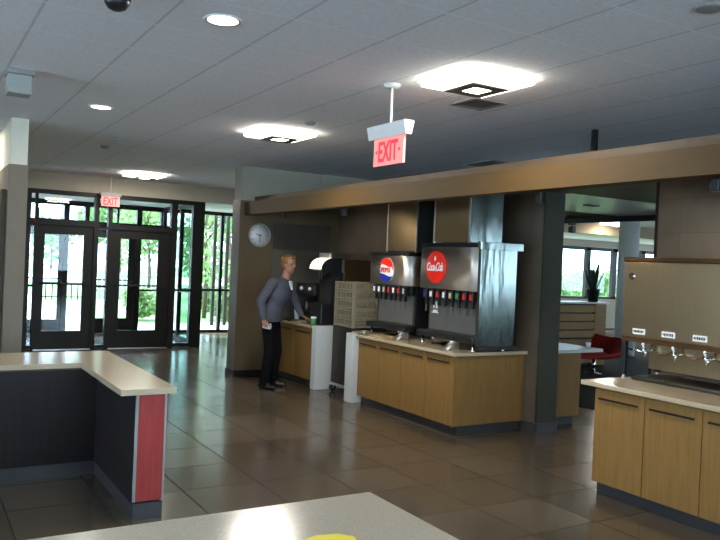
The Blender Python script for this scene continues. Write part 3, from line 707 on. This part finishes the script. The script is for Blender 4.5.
names = ['beige plastic dish rack, bottom of the stack on the steel cart', 'beige plastic dish rack, second from the bottom of the stack', 'beige plastic dish rack, middle one of the stack of five', 'beige plastic dish rack, second from the top of the stack', 'beige plastic dish rack, topmost of the stack under the brown machine side']
for i in range(5): rack(.902+i*.1195, names[i])

# ------------------------------------------------------------------ beverage machine
bx, by0, by1 = 4.93, 9.20, 9.60
t = thing('beverage_machine', 'black beverage machine with a lit curved front above the person\'s counter', 'beverage machine', (5.2, 9.4, .868))
cur = [(bx+.16*(1-math.sin(a)), 1.645+.16*(1-math.cos(a))*0+.16*math.sin(0)) for a in (0,)]
arc = [(bx+.17-.17*math.cos(a), 1.64+.16*math.sin(a)) for a in [i*PI/2/10 for i in range(11)]]
inner = [(bx+.17-.15*math.cos(a), 1.64+.14*math.sin(a)) for a in [i*PI/2/10 for i in range(11)]]
part(t, 'lit_marquee', MB().prism(arc+inner[::-1], 'y', by0+.025, by1-.025, True), 'lamp_marquee', 'glowing cream curved panel')
endp = arc+[(bx+.17, 1.60), (bx, 1.60)]
for ya in (by0, by1-.024): part(t, 'marquee_end', MB().prism(endp, 'y', ya, ya+.024), 'black')
part(t, 'head', MB().prism([(bx+.03, 1.62), (bx+.17, 1.62), (bx+.17, 1.77), (bx+.08, 1.74)], 'y', by0+.03, by1-.03).box(bx+.17, bx+.34, by0, by1, 1.56, 1.80), 'black')
part(t, 'side_cabinet', MB().box(bx+.35, bx+.94, by0-.005, by1+.005, 1.30, 1.79, .004).box(bx+.40, bx+.94, by0, by1, .872, 1.30), 'brownmetal', 'side cabinet with brown reflection')  # brown colour stands for the brown reflected in this side
part(t, 'steel_band', MB().box(bx+.315, bx+.35, by0-.006, by1+.006, 1.60, 1.79), 'alu')
part(t, 'top_tray', MB().box(bx+.14, bx+.60, by0+.03, by1-.03, 1.802, 1.875, .006), 'steel')
for i in range(5):
    yy = by0+.06+i*.07
    part(t, 'dispensing_spout', MB().tube((bx+.06, yy, 1.62), (bx+.06, yy, 1.55), .018, n=10).box(bx+.02, bx+.04, yy-.016, yy+.016, 1.50, 1.60, .004), 'black')
part(t, 'splash_panel', MB().box(bx+.17, bx+.40, by0+.02, by1-.02, 1.10, 1.56), 'blackmatte')
part(t, 'base_unit', MB().box(bx+.02, bx+.40, by0+.01, by1-.01, .872, 1.16, .01), 'black')
# brewer beside it
t = thing('coffee_brewer', 'black coffee brewer with pale knobs behind the person\'s counter', 'coffee brewer', (5.3, 9.95, .868))
part(t, 'body', MB().box(5.10, 5.60, 9.72, 10.32, .868, .96, .01).box(5.30, 5.60, 9.72, 10.32, .96, 1.40, .01).box(5.10, 5.60, 9.72, 10.32, 1.25, 1.42, .01), 'black')
for yy in (9.85, 10.12):
    part(t, 'body_highlight', MB().lathe([(.026, 0), (.026, -.02), (.02, -.03), (0, -.031)], (5.10, yy, 1.34), 18, 'x'), 'emblem_white')  # white discs stand in for highlights on the black body
    pot = part(t, 'coffee_pot', MB().lathe([(.07, 0), (.085, .03), (.085, .09), (.055, .15), (.05, .19)], (5.19, yy, .962), 22), 'black')
    part(pot, 'pot_handle', MB().path([(5.11, yy, 1.12), (5.075, yy, 1.11), (5.07, yy, 1.05), (5.10, yy, 1.0)], .008, 8), 'black')
t = thing('cup_stack', 'stack of white paper cups on the counter beside the person', 'cups', (4.96, 9.98, .868))
for i in range(4):
    z = .868+i*.045
    part(t, 'cup', MB().lathe([(.032, 0), (.044, .115), (.046, .118), (.043, .118), (.031, .004), (0, .004)], (4.96, 9.98, z), 20), 'emblem_white')
t = thing('coffee_cup', 'green paper cup with a white lid on the counter beside the person', 'cup', (4.90, 9.33, .868))
part(t, 'cup_body', MB().lathe([(.030, 0), (.041, .085)], (4.90, 9.33, .868), 22), 'green')
part(t, 'lid', MB().lathe([(.044, .085), (.044, .095), (.038, .108), (0, .106)], (4.90, 9.33, .868), 22), 'emblem_white')
solid('paper_tray', MB().box(4.81, 4.94, 9.62, 9.86, .869, .885, .004).box(4.82, 4.93, 9.64, 9.84, .886, .897, .003), 'tanpaper', 'tan paper napkins lying on the counter in front of the person', 'napkins', (4.9, 9.8, .869))

# ------------------------------------------------------------------ juice dispenser
JX, JY0, JY1 = 5.16, 2.86, 4.275
t = thing('juice_dispenser', 'wide steel juice dispenser with three taps on the right counter', 'juice dispenser', (5.4, 3.5, .888))
part(t, 'body', MB().box(JX, 5.68, JY0, JY1, 1.235, 1.855, .006), 'steel_reflected')
part(t, 'lid', MB().box(JX-.012, 5.69, JY0-.01, JY1+.006, 1.855, 1.892, .006), 'brownmetal')
part(t, 'bottom_rail', MB().box(JX-.005, JX+.05, JY0, JY1, 1.195, 1.235), 'brownmetal')
part(t, 'lower_panel', MB().box(JX+.10, JX+.115, JY0, JY1-.20, .985, 1.235), 'steel_reflected')
for xx, yy in ((JX+.02, JY1-.02), (JX+.45, JY1-.02), (JX+.02, JY0+.02), (JX+.45, JY0+.02)):
    lg = part(t, 'leg', MB().box(xx-.02, xx+.02, yy-.02, yy+.02, .915, 1.235, .003), 'black')
    part(lg, 'foot', MB().lathe([(.016, 0), (.012, .012), (.011, .03)], (xx, yy, .888), 12), 'steel')
part(t, 'drip_tray', MB().box(JX-.02, JX+.34, JY0+.05, JY1-.13, .890, .915, .004).box(JX+.0, JX+.32, JY0+.07, JY1-.15, .915, .921), 'steel_dark')
b = MB().tube((JX-.004, 4.195, 1.735), (JX+.002, 4.195, 1.735), .030, n=24).tube((JX-.012, 4.195, 1.735), (JX-.003, 4.195, 1.735), .018, n=20)
part(t, 'lock', b, 'chrome')
for i, yy in enumerate((4.04, 3.76, 3.485)):
    b = MB().tube((JX+.10, yy, 1.135), (JX-.01, yy, 1.135), .012, n=12).tube((JX+.01, yy, 1.15), (JX+.005, yy, 1.085), .014, .011, n=12).ball((JX-.01, yy, 1.135), .017)
    tap = part(t, 'tap', b, 'chrome')
    part(tap, 'tap_handle', MB().tube((JX+.0, yy+.01, 1.15), (JX-.008, yy+.014, 1.185), .006, .009, n=12).ball((JX-.008, yy+.014, 1.187), .012), 'white')
    hs = [(JX+.03, yy-.05, 1.19), (JX+.02, yy-.06, 1.15), (JX+.02, yy-.11, 1.125), (JX+.02, yy-.17, 1.12), (JX+.03, yy-.22, 1.145), (JX+.03, yy-.25, 1.18)]
    part(tap, 'hose', MB().path(hs, .006, 8), 'brownmetal')
    lb = part(t, 'name_label', MB().box(JX-.003, JX-.0002, yy+.005, yy+.125, 1.262, 1.308), 'emblem_white', 'white name label')
    mk = MB(); yk = yy+.117
    rnd = random.Random(i)
    while yk > yy+.022:
        w = rnd.uniform(.007, .013); mk.box(JX-.0042, JX-.003, yk-w, yk, 1.272+rnd.uniform(0, .006), 1.296); yk -= w+.004
    part(lb, 'print', mk, 'black')
part(t, 'outer_tap_spout', MB().tube((JX+.03, 4.06, 1.12), (JX+.03, 4.24, 1.13), .007, n=10), 'chrome')

# small items on the middle counter
t = thing('napkin_dispenser', 'small blue grey dispenser on the white worktop beside the dark pillar', 'dispenser', (6.36, 6.25, .868))
part(t, 'case', MB().box(6.30, 6.40, 6.20, 6.30, .868, 1.0, .01), 'lightgrey'); part(t, 'top_flap', MB().box(6.305, 6.395, 6.205, 6.295, 1.0, 1.02, .006), 'white')
solid('paper_cup', MB().lathe([(.025, 0), (.034, .06), (.032, .06), (.023, .003), (0, .003)], (6.93, 6.22, .868), 18), 'emblem_white', 'small white cup at the right end of the white worktop', 'cup', (6.93, 6.22, .868))

# ------------------------------------------------------------------ seating area
t = thing('slatted_partition', 'light wood slatted partition below the far windows', 'partition', (10.6, 10.1, 0))
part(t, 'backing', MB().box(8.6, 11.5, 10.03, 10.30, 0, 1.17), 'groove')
b = MB()
for i in range(7): b.box(8.6, 11.25, 9.97, 10.03, .06+i*.158, .06+i*.158+.135, .004)
part(t, 'slats', b, 'slat')
part(t, 'end_post', MB().box(11.25, 11.56, 9.965, 10.32, 0, 1.17, .004), 'slat')
part(t, 'ledge', MB().box(8.55, 11.62, 9.93, 10.36, 1.17, 1.205, .004), 'quartz_edge', 'white ledge')
# snake plant
px, py, pz = 11.30, 10.08, 1.205
t = thing('potted_plant', 'dark spiky plant in a dark pot on the white ledge of the slatted partition', 'plant', (px, py, pz))
part(t, 'pot', MB().lathe([(.09, 0), (.125, .22), (.13, .25), (.115, .25), (.11, .22), (0, .22)], (px, py, pz), 24), 'black')
b = MB(); rg = random.Random(3)
for i in range(15):
    a = rg.uniform(0, 2*PI); ln = rg.uniform(.34, .60); tl = rg.uniform(.05, .42); c = Vector((px+.05*math.cos(a), py+.05*math.sin(a), pz+.21))
    d = Vector((math.cos(a)*math.sin(tl), math.sin(a)*math.sin(tl), math.cos(tl))); s = Vector((-math.sin(a), math.cos(a), 0)); nn = d.cross(s)
    prof = [(0, .018), (.3, .030), (.7, .024), (1, .002)]
    L1 = [b.b.verts.new(c+d*ln*u-s*w) for u, w in prof]; L2 = [b.b.verts.new(c+d*ln*u+s*w) for u, w in prof]; L3 = [b.b.verts.new(c+d*ln*u+nn*w*.35) for u, w in prof]
    for k in range(3):
        b.b.faces.new((L1[k], L1[k+1], L3[k+1], L3[k])); b.b.faces.new((L3[k], L3[k+1], L2[k+1], L2[k])); b.b.faces.new((L2[k], L2[k+1], L1[k+1], L1[k]))
part(t, 'leaves', b, 'leaf_dark')
# red lounge chair (faces image left)
def lounge_chair(cx, cy, ang, k_=1.0):
    t = thing('lounge_chair', 'red shell lounge chair on a chrome base by the slatted partition', 'chair', (cx, cy, 0))
    ca, sa = math.cos(ang), math.sin(ang)
    W = lambda u, v, z: Vector((cx+(ca*u-sa*v)*k_, cy+(sa*u+ca*v)*k_, z*.84 if z > .03 else z))
    b = MB(); nu, nv = 18, 13; G = []
    for i in range(nu):
        s = i/(nu-1); row = []
        for j in range(nv):
            v = -1+2*j/(nv-1)
            if s < .5:
                k = s/.5; u = .40-.58*k; z = .40-.06*math.sin(k*PI*.55)
            else:
                k = (s-.5)/.5; u = -.18-.10*math.sin(k*PI/2)-.10*k; z = .345+.40*k**.9
            wd = .36*(1-.12*max(0, s-.7)/.3*abs(v)) * (.80+.20*math.sin(min(1, s*1.6)*PI/2))
            up = (.20*math.sin(min(1, s*1.25)*PI/2)**1.5 if s < .8 else .20-.30*(s-.8)/.2*.7)*abs(v)**2.6
            fwd = .10*abs(v)**2*(1 if s > .5 else 0)*((s-.5)/.5)
            row.append(b.b.verts.new(W(u+fwd+(0.05*(abs(v)**2) if s < .5 else .05*abs(v)**2), v*wd, z+up)))
        G.append(row)
    for i in range(nu-1):
        for j in range(nv-1):
            f = b.b.faces.new((G[i][j], G[i+1][j], G[i+1][j+1], G[i][j+1])); f.smooth = True
    sh = part(t, 'shell', b, 'redcloth')
    so = sh.modifiers.new('thick', 'SOLIDIFY'); so.thickness = .06; so.offset = 0
    sd = sh.modifiers.new('sub', 'SUBSURF'); sd.levels = 1; sd.render_levels = 2
    c = MB()
    for r_ in range(8): pass
    cush = part(t, 'seat_cushion', MB().ball(W(.12, 0, .40), .27*k_, 1.0, .95, .22, 20, Matrix.Rotation(ang, 3, 'Z')), 'redcloth')
    part(t, 'pedestal', MB().tube(W(.02, 0, .02), W(.02, 0, .33), .028, n=16), 'chrome')
    part(t, 'base_plate', MB().lathe([(.15, 0), (.15, .008), (.05, .022), (0, .024)], W(.02, 0, 0), 32), 'chrome')
lounge_chair(10.40, 9.16, math.radians(165), 1.36)

# ------------------------------------------------------------------ the person
def capsule(mb, p, q, r1, r2, n=14):
    p, q = Vector(p), Vector(q); mb.tube(p, q, r1, r2, n); mb.ball(p, r1, n=n); mb.ball(q, r2, n=n)
def remesh(mb, vox, smooth=4):
    me = mb.mesh('tmp'); o = bpy.data.objects.new('tmp', me); COL.objects.link(o)
    m = o.modifiers.new('r', 'REMESH'); m.mode = 'VOXEL'; m.voxel_size = vox; m.use_smooth_shade = True
    if smooth:
        s = o.modifiers.new('s', 'SMOOTH'); s.factor = .5; s.iterations = smooth
    dg = bpy.context.evaluated_depsgraph_get(); out = bpy.data.meshes.new_from_object(o.evaluated_get(dg))
    bpy.data.objects.remove(o)
    for p in out.polygons: p.use_smooth = True
    return out
PX, PY = 4.30, 9.42
FA = math.radians(-52)                       # facing: mostly south, turned a little east
fdir = Vector((math.cos(FA), math.sin(FA), 0)); side = Vector((-math.sin(FA), math.cos(FA), 0))   # side = person's left
def Q(f, l, z): return Vector((PX, PY, 0))+fdir*f+side*l+Vector((0, 0, z))
# joints (metres): leaning a little towards the counter on the left hand
pel = Q(-.02, .02, .98); che = Q(.09, .04, 1.30); neck = Q(.15, .05, 1.50); hd = Q(.20, .055, 1.690)
shL, shR = Q(.10, .225, 1.44), Q(.08, -.15, 1.44)
elL, elR = Q(.16, .37, 1.18), Q(-.04, -.25, 1.18)
wrL, wrR = Q(.25, .42, .985), Q(.02, -.27, .955)
hipL, hipR = Q(-.02, .105, .93), Q(-.02, -.062, .93)
knL, knR = Q(.03, .13, .51), Q(.04, -.10, .51)
anL, anR = Q(-.02, .13, .09), Q(-.01, -.115, .09)
man = thing('person', 'person in grey blue shirt, black trousers and glasses standing at the counter', 'person', (PX, PY, 0))
b = MB()
def torso(b, g):
    for c, rx, rf, rz in ((pel, .165, .115, .13), (pel.lerp(che, .5), .150, .105, .17), (che, .180, .128, .17), (che.lerp(neck, .55), .165, .095, .09)):
        b.ball(c, 1, rx+g, rf+g, rz+g, 20, Matrix((side, fdir, Vector((0, 0, 1)))).transposed())
torso(b, -.012)
for sh, el, wr in ((shL, elL, wrL), (shR, elR, wrR)):
    capsule(b, sh, el, .052, .040); capsule(b, el, wr, .039, .026)
for hp, kn, an in ((hipL, knL, anL), (hipR, knR, anR)):
    capsule(b, hp, kn, .080, .054); capsule(b, kn, an, .052, .036)
capsule(b, neck-Vector((0, 0, .05)), hd-Vector((0, 0, .06)), .062, .058)
HR = Matrix((Vector((math.cos(FA-.30), math.sin(FA-.30), 0)), Vector((-math.sin(FA-.30), math.cos(FA-.30), 0)), Vector((0, 0, 1)))).transposed()
hf, hl = HR @ Vector((1, 0, 0)), HR @ Vector((0, 1, 0)); UP = Vector((0, 0, 1))
b.ball(hd+UP*.015, 1, .104, .082, .106, 22, HR); b.ball(hd+hf*.018-UP*.055, 1, .076, .066, .076, 20, HR)     # skull and jaw
b.ball(hd+hf*.068-UP*.098, 1, .022, .026, .018, 12, HR)                                                        # chin
b.tube(hd+hf*.088+UP*.01, hd+hf*.112-UP*.030, .010, .016, n=10); b.ball(hd+hf*.108-UP*.032, .015)              # nose
b.ball(hd+hf*.080-UP*.066, 1, .012, .026, .008, 12, HR)                                                        # lips
for s in (-1, 1): b.ball(hd+hl*s*.078-UP*.012, 1, .022, .010, .032, 12, HR)                                    # ears
def hand(b, w, d, palm_n, thumb_dir, curl):
    d = d.normalized(); sdir = thumb_dir.normalized(); pn = palm_n.normalized()
    for k in range(4):
        o = (k-1.5)*.019; base = w+d*.088-sdir*o*-1+d*(-.006*abs(k-1.2)); ln = (.072, .080, .075, .058)[k]
        base = w+d*(.09-.004*k)+sdir*(.028-.019*k)
        capsule(b, w+d*.03+sdir*(.022-.014*k), base, .013, .0105, 8)
        a = curl; p1 = base+(d*math.cos(a)+pn*math.sin(a))*ln*.45; p2 = p1+(d*math.cos(2*a)+pn*math.sin(2*a))*ln*.32; p3 = p2+(d*math.cos(2.7*a)+pn*math.sin(2.7*a))*ln*.25
        capsule(b, base, p1, .0098, .009, 8); capsule(b, p1, p2, .009, .0085, 8); capsule(b, p2, p3, .0085, .0075, 8)
    t0 = w+d*.025+sdir*.022; t1 = t0+d*.035+sdir*.028+pn*.008; t2 = t1+d*.034+sdir*.006+pn*.016
    capsule(b, w+d*.01, t0, .017, .015, 8); capsule(b, t0, t1, .0125, .0105, 8); capsule(b, t1, t2, .0105, .009, 8)
    capsule(b, w-d*.01, w+d*.02, .024, .024, 10)
hdL = (Q(.35, .46, .940)-wrL); hand(b, wrL, hdL, Vector((0, 0, -1))+fdir*-.2, -side+fdir*.4, .25)
hdR = Vector((0, 0, -1))+fdir*.35; hand(b, wrR, hdR, side, fdir, .55)
part(man, 'body', remesh(b, .0065, 3), 'skin')
# shirt
b = MB(); torso(b, .022)
b.ball(pel+UP*.02, 1, .205, .158, .24, 22, Matrix((side, fdir, UP)).transposed())
for sh, el, wr in ((shL, elL, wrL), (shR, elR, wrR)):
    capsule(b, sh, el, .076, .062); capsule(b, el, el.lerp(wr, .93), .062, .043)
    b.tube(el.lerp(wr, .86), el.lerp(wr, .97), .044, .045, n=16)
capsule(b, neck.lerp(shL, .25)-UP*.03, shL, .055, .062); capsule(b, neck.lerp(shR, .25)-UP*.03, shR, .055, .062)
sme = remesh(b, .011, 3)
bm = bmesh.new(); bm.from_mesh(sme)
bmesh.ops.delete(bm, geom=[v for v in bm.verts if v.co.z < .905 and (v.co-pel).xy.length < .21 and (v.co-wrR).length > .10], context='VERTS'); bm.to_mesh(sme); bm.free()
part(man, 'shirt', sme, 'shirt')
# collar, placket and undershirt
b = MB()
for s in (-1, 1):
    c0 = neck-UP*.035+side*s*.055; c1 = neck-UP*.055+side*s*.055+fdir*.055; c2 = neck-UP*.125+side*s*.035+fdir*.100
    capsule(b, neck-UP*.015+side*s*.03-fdir*.055, c0-fdir*.0, .016, .016, 8); capsule(b, c0, c1, .016, .015, 8); capsule(b, c1, c2, .015, .012, 8)
part(man, 'collar', remesh(b, .006, 2), 'shirt')
b = MB(); b.prism([(-.036, .0), (.036, .0), (.008, -.12), (-.008, -.12)], 'y', -.012, .012)
me = b.mesh('undershirt'); me.transform(Matrix.Translation(neck-UP*.035+fdir*.088-Vector((PX, PY, 0))) @ Matrix((side, fdir, UP)).transposed().to_4x4() @ Matrix.Rotation(math.radians(14), 4, 'X'))
part(man, 'undershirt', me, 'tee')
for o in (man,): pass
# trousers
b = MB(); b.ball(pel-UP*.05, 1, .158, .115, .09, 20, Matrix((side, fdir, UP)).transposed())
for hp, kn, an in ((hipL, knL, anL), (hipR, knR, anR)):
    capsule(b, hp, kn, .092, .076); b.tube(kn, an-UP*.035, .075, .066, n=18); b.ball(kn, .075)
part(man, 'trousers', remesh(b, .011, 3), 'trousers')
for an, s in ((anL, 1), (anR, -1)):
    b = MB(); toe = an*1; toe.z = .045
    d2 = (fdir+side*s*.18).normalized()
    capsule(b, toe-d2*.05, toe+d2*.07, .043, .042); capsule(b, toe+d2*.07-UP*.008, toe+d2*.17-UP*.012, .040, .030); b.tube(toe, toe+UP*.07, .045, .045)
    me = remesh(b, .008, 2)
    for v in me.vertices: v.co.z = max(v.co.z, .002)
    part(man, 'shoe', me, 'shoe')
# hair, glasses
b = MB(); b.ball(hd+UP*.042-hf*.012, 1, .111, .091, .100, 22, HR); b.ball(hd-hf*.055-UP*.01, 1, .060, .076, .08, 18, HR); b.ball(hd+hf*.05+UP*.098, 1, .05, .06, .028, 14, HR)
me = remesh(b, .009, 2)
bm = bmesh.new(); bm.from_mesh(me)
dl = [v for v in bm.verts if (v.co-hd).dot(hf) > .055 and (v.co-hd).z < .070]
bmesh.ops.delete(bm, geom=dl, context='VERTS'); bm.to_mesh(me); bm.free()
part(man, 'hair', me, 'hair')
b = MB()
for s in (-1, 1):
    c = hd+hf*.098+hl*s*.033+UP*.008; ring = [c+hl*.026*math.cos(a)+UP*.018*math.sin(a) for a in [2*PI*k/16 for k in range(17)]]
    b.path(ring, .0028, 6); b.path([c+hl*s*.026, c+hl*s*.046-hf*.02, c+hl*s*.046-hf*.10], .0025, 6)
b.path([hd+hf*.10-hl*.008+UP*.010, hd+hf*.10+hl*.008+UP*.010], .0025, 6)
part(man, 'glasses', b, 'black')
for ch in man.children:                       # remeshed parts are in world coordinates: move them to the person's base
    if ch.name.split('.')[0] in ('body', 'shirt', 'collar', 'trousers', 'shoe', 'hair'):
        ch.data.transform(Matrix.Translation((-PX, -PY, 0)))
# paper cup held in the right hand
pc = wrR+hdR.normalized()*.105+side*.048+fdir*.0
solid('paper_cup', MB().tube(pc-fdir*.055, pc+fdir*.045, .030, .041, n=22), 'emblem_white', 'white paper cup held low in the person\'s hand', 'cup', tuple(pc))

# ------------------------------------------------------------------ outside
struct('ground_outside', MB().box(-40, 90, 16.9, 110, -.12, -.03), 'grass')
struct('ground_paving', MB().box(-14, 4.2, 16.9, 46, -.03, -.015).box(4.2, 90, 16.9, 19.3, -.03, -.015), 'paving')
struct('ground_paving', MB().box(-40, 90, 46, 60, -.03, -.015), 'paving')
def leafball(b, rg, c, r, n, s, flat=.8):
    for i in range(n):
        d = Vector((rg.gauss(0, 1), rg.gauss(0, 1), rg.gauss(0, 1))).normalized()*r*rg.uniform(.45, 1)**.6
        p = Vector(c)+Vector((d.x, d.y, d.z*flat)); a = Vector((rg.gauss(0, 1), rg.gauss(0, 1), rg.gauss(0, 1))).normalized(); e = a.orthogonal().normalized()*s*rg.uniform(.7, 1.2); f = a.cross(e)*.6
        b.b.faces.new([b.b.verts.new(p+v) for v in (-e, -f, e, f)])
def tree(x, y, h, cr, label, m='leaf', seed=0, trunk=.10, low=.45, n=1700, s=.16, name='tree', cat='tree'):
    rg = random.Random(seed); t = thing(name, label, cat, (x, y, -.03), 'trees outside' if cat == 'tree' else 'shrubs outside')
    if trunk:
        b = MB().path([(x, y, -.03), (x+.03, y, h*.25), (x-.03, y+.04, h*.5), (x, y, h*.8)], [trunk, trunk*.85, trunk*.6, trunk*.25], 10)
        for k in range(6):
            a = k*1.1+seed; z = h*(.32+.07*k); b.path([(x, y, z), (x+math.cos(a)*cr*.45, y+math.sin(a)*cr*.45, z+h*.13), (x+math.cos(a)*cr*.8, y+math.sin(a)*cr*.8, z+h*.22)], [trunk*.4, trunk*.25, trunk*.08], 7)
        part(t, 'trunk', b, 'bark')
    b = MB()
    for k in range(9):
        a = rg.uniform(0, 2*PI); q = rg.uniform(0, .62)*cr; z = h*low+(h*(1-low))*rg.uniform(.12, .88)
        leafball(b, rg, (x+q*math.cos(a), y+q*math.sin(a), z), cr*rg.uniform(.42, .62), n//9, s)
    part(t, 'foliage', b, m); return t
def at(px, py, dist_y, z=None):
    d = rr*((px-360)/755.4) - uu*((py-270)/755.4) + fw; k = dist_y/d.y
    return (d.x*k, dist_y)
T = [(148, 24, 4.4, 1.5, 'leaf2', 'leafy young tree seen through the glass of the right entrance door', .07, .30),
     (118, 33, 6.8, 2.2, 'leaf', 'green tree seen in the transom between the entrance doors', .10, .35),
     (205, 21, 4.8, 1.25, 'leaf2', 'bright green tree at the left edge of the tall windows right of the doors', .07, .16),
     (228, 30, 5.6, 1.5, 'leaf', 'tree behind the tall windows, next to the brown clock wall', .11, .42),
     (50, 75, 4.6, 3.2, 'leaf', 'pale distant tree seen through the left entrance door', .14, .30)]
for i, (px_, dy, h, cr, m, lb, tr_, low) in enumerate(T):
    x, y = at(px_, 290, dy)
    tree(x, y, h, cr, lb, m, i+1, tr_, low, n=1300 if dy < 30 else 1500, s=.11 if dy < 26 else .19)
B = [(554, 31, 'leaf', 'round green bush behind the far windows, at the dark pillar'), (574, 40, 'leaf2', 'round green bush in the middle of the far windows'), (592, 31, 'leaf', 'round green bush left of the potted plant in the far windows'), (611, 40, 'leaf2', 'round green bush right of the potted plant in the far windows')]
for i, (px_, dy, m, lb) in enumerate(B):
    x, y = at(px_, 290, dy)
    tree(x, y, 1.75, 1.75, lb, m, 50+i, 0, .1, n=1900, s=.13, name='shrub', cat='shrub')
for i, (px_, dy, h, cr, m, lb) in enumerate([(231, 20.2, 1.25, .7, 'leaf2', 'low bright shrub outside the tall windows beside the clock wall'), (205, 23.5, .95, .7, 'leaf', 'low shrub outside the tall windows beside the thick door post'), (140, 20.5, .75, .6, 'leaf2', 'small shrub on the lawn seen through the right entrance door')]):
    x, y = at(px_, 300, dy); tree(x, y, h, cr, lb, m, 30+i, 0, .05, n=1500, s=.07, name='shrub', cat='shrub')
# dark posts outside the tall windows
for px_, lb in ((214, 'dark slim post outside the tall windows, the left of two'), (226.5, 'dark slim post outside the tall windows, the right of two')):
    x, y = at(px_, 260, 18.6)
    solid('porch_post', MB().box(x-.04, x+.04, y-.04, y+.04, -.015, 2.95), 'bronze', lb, 'post', (x, y, -.015), 'porch posts')
# railing seen through the left door, board fence seen between the doors
x0, y0 = at(36, 290, 29); x1, _ = at(84, 290, 29)
t = thing('railing', 'thin dark railing far outside the left entrance door', 'railing', ((x0+x1)/2, y0, -.03))
part(t, 'rails', MB().box(x0, x1, y0-.03, y0+.03, .55, .61).box(x0, x1, y0-.02, y0+.02, .06, .10), 'bronze')
b = MB(); k = 0
while x0+.1+k*.22 < x1: b.box(x0+.1+k*.22-.02, x0+.1+k*.22+.02, y0-.02, y0+.02, -.03, .56); k += 1
part(t, 'balusters', b, 'bronze')
x0, y0 = at(92, 290, 30); x1, _ = at(168, 290, 30)
t = thing('board_fence', 'grey brown board fence beyond the lawn outside the doors', 'fence', ((x0+x1)/2, y0, -.1))
b = MB(); k = 0
while x0+k*.19 < x1: b.box(x0+k*.19, x0+k*.19+.15, y0-.012, y0+.012, -.03, 1.05+.04*math.sin(k*2.3)); k += 1
part(t, 'boards', b, 'fence'); part(t, 'fence_rails', MB().box(x0, x1, y0+.013, y0+.06, .25, .33).box(x0, x1, y0+.013, y0+.06, .80, .88), 'fence')

# ------------------------------------------------------------------ light
w = bpy.data.worlds.new('sky'); scene.world = w; w.use_nodes = True
bg = w.node_tree.nodes['Background']; bg.inputs[0].default_value = (.66, .85, 1.0, 1); bg.inputs[1].default_value = 8.5
sun = bpy.data.lights.new('sun', 'SUN'); sun.energy = 14.0; sun.angle = .03; sun.color = (1, .95, .85)
so = link(bpy.data.objects.new('sun', sun)); so.rotation_euler = (math.radians(38), 0, math.radians(-150))

vs = scene.view_settings
scene.display_settings.display_device = 'sRGB'
vs.view_transform = 'Standard'; vs.look = 'None'; vs.gamma = 1; vs.use_curve_mapping = False; vs.exposure = .42
scene.cycles.max_bounces = 10; scene.cycles.diffuse_bounces = 5; scene.cycles.glossy_bounces = 5; scene.cycles.transparent_max_bounces = 16
scene.cycles.use_denoising = True; scene.cycles.sample_clamp_indirect = 6; scene.cycles.caustics_reflective = False; scene.cycles.caustics_refractive = False
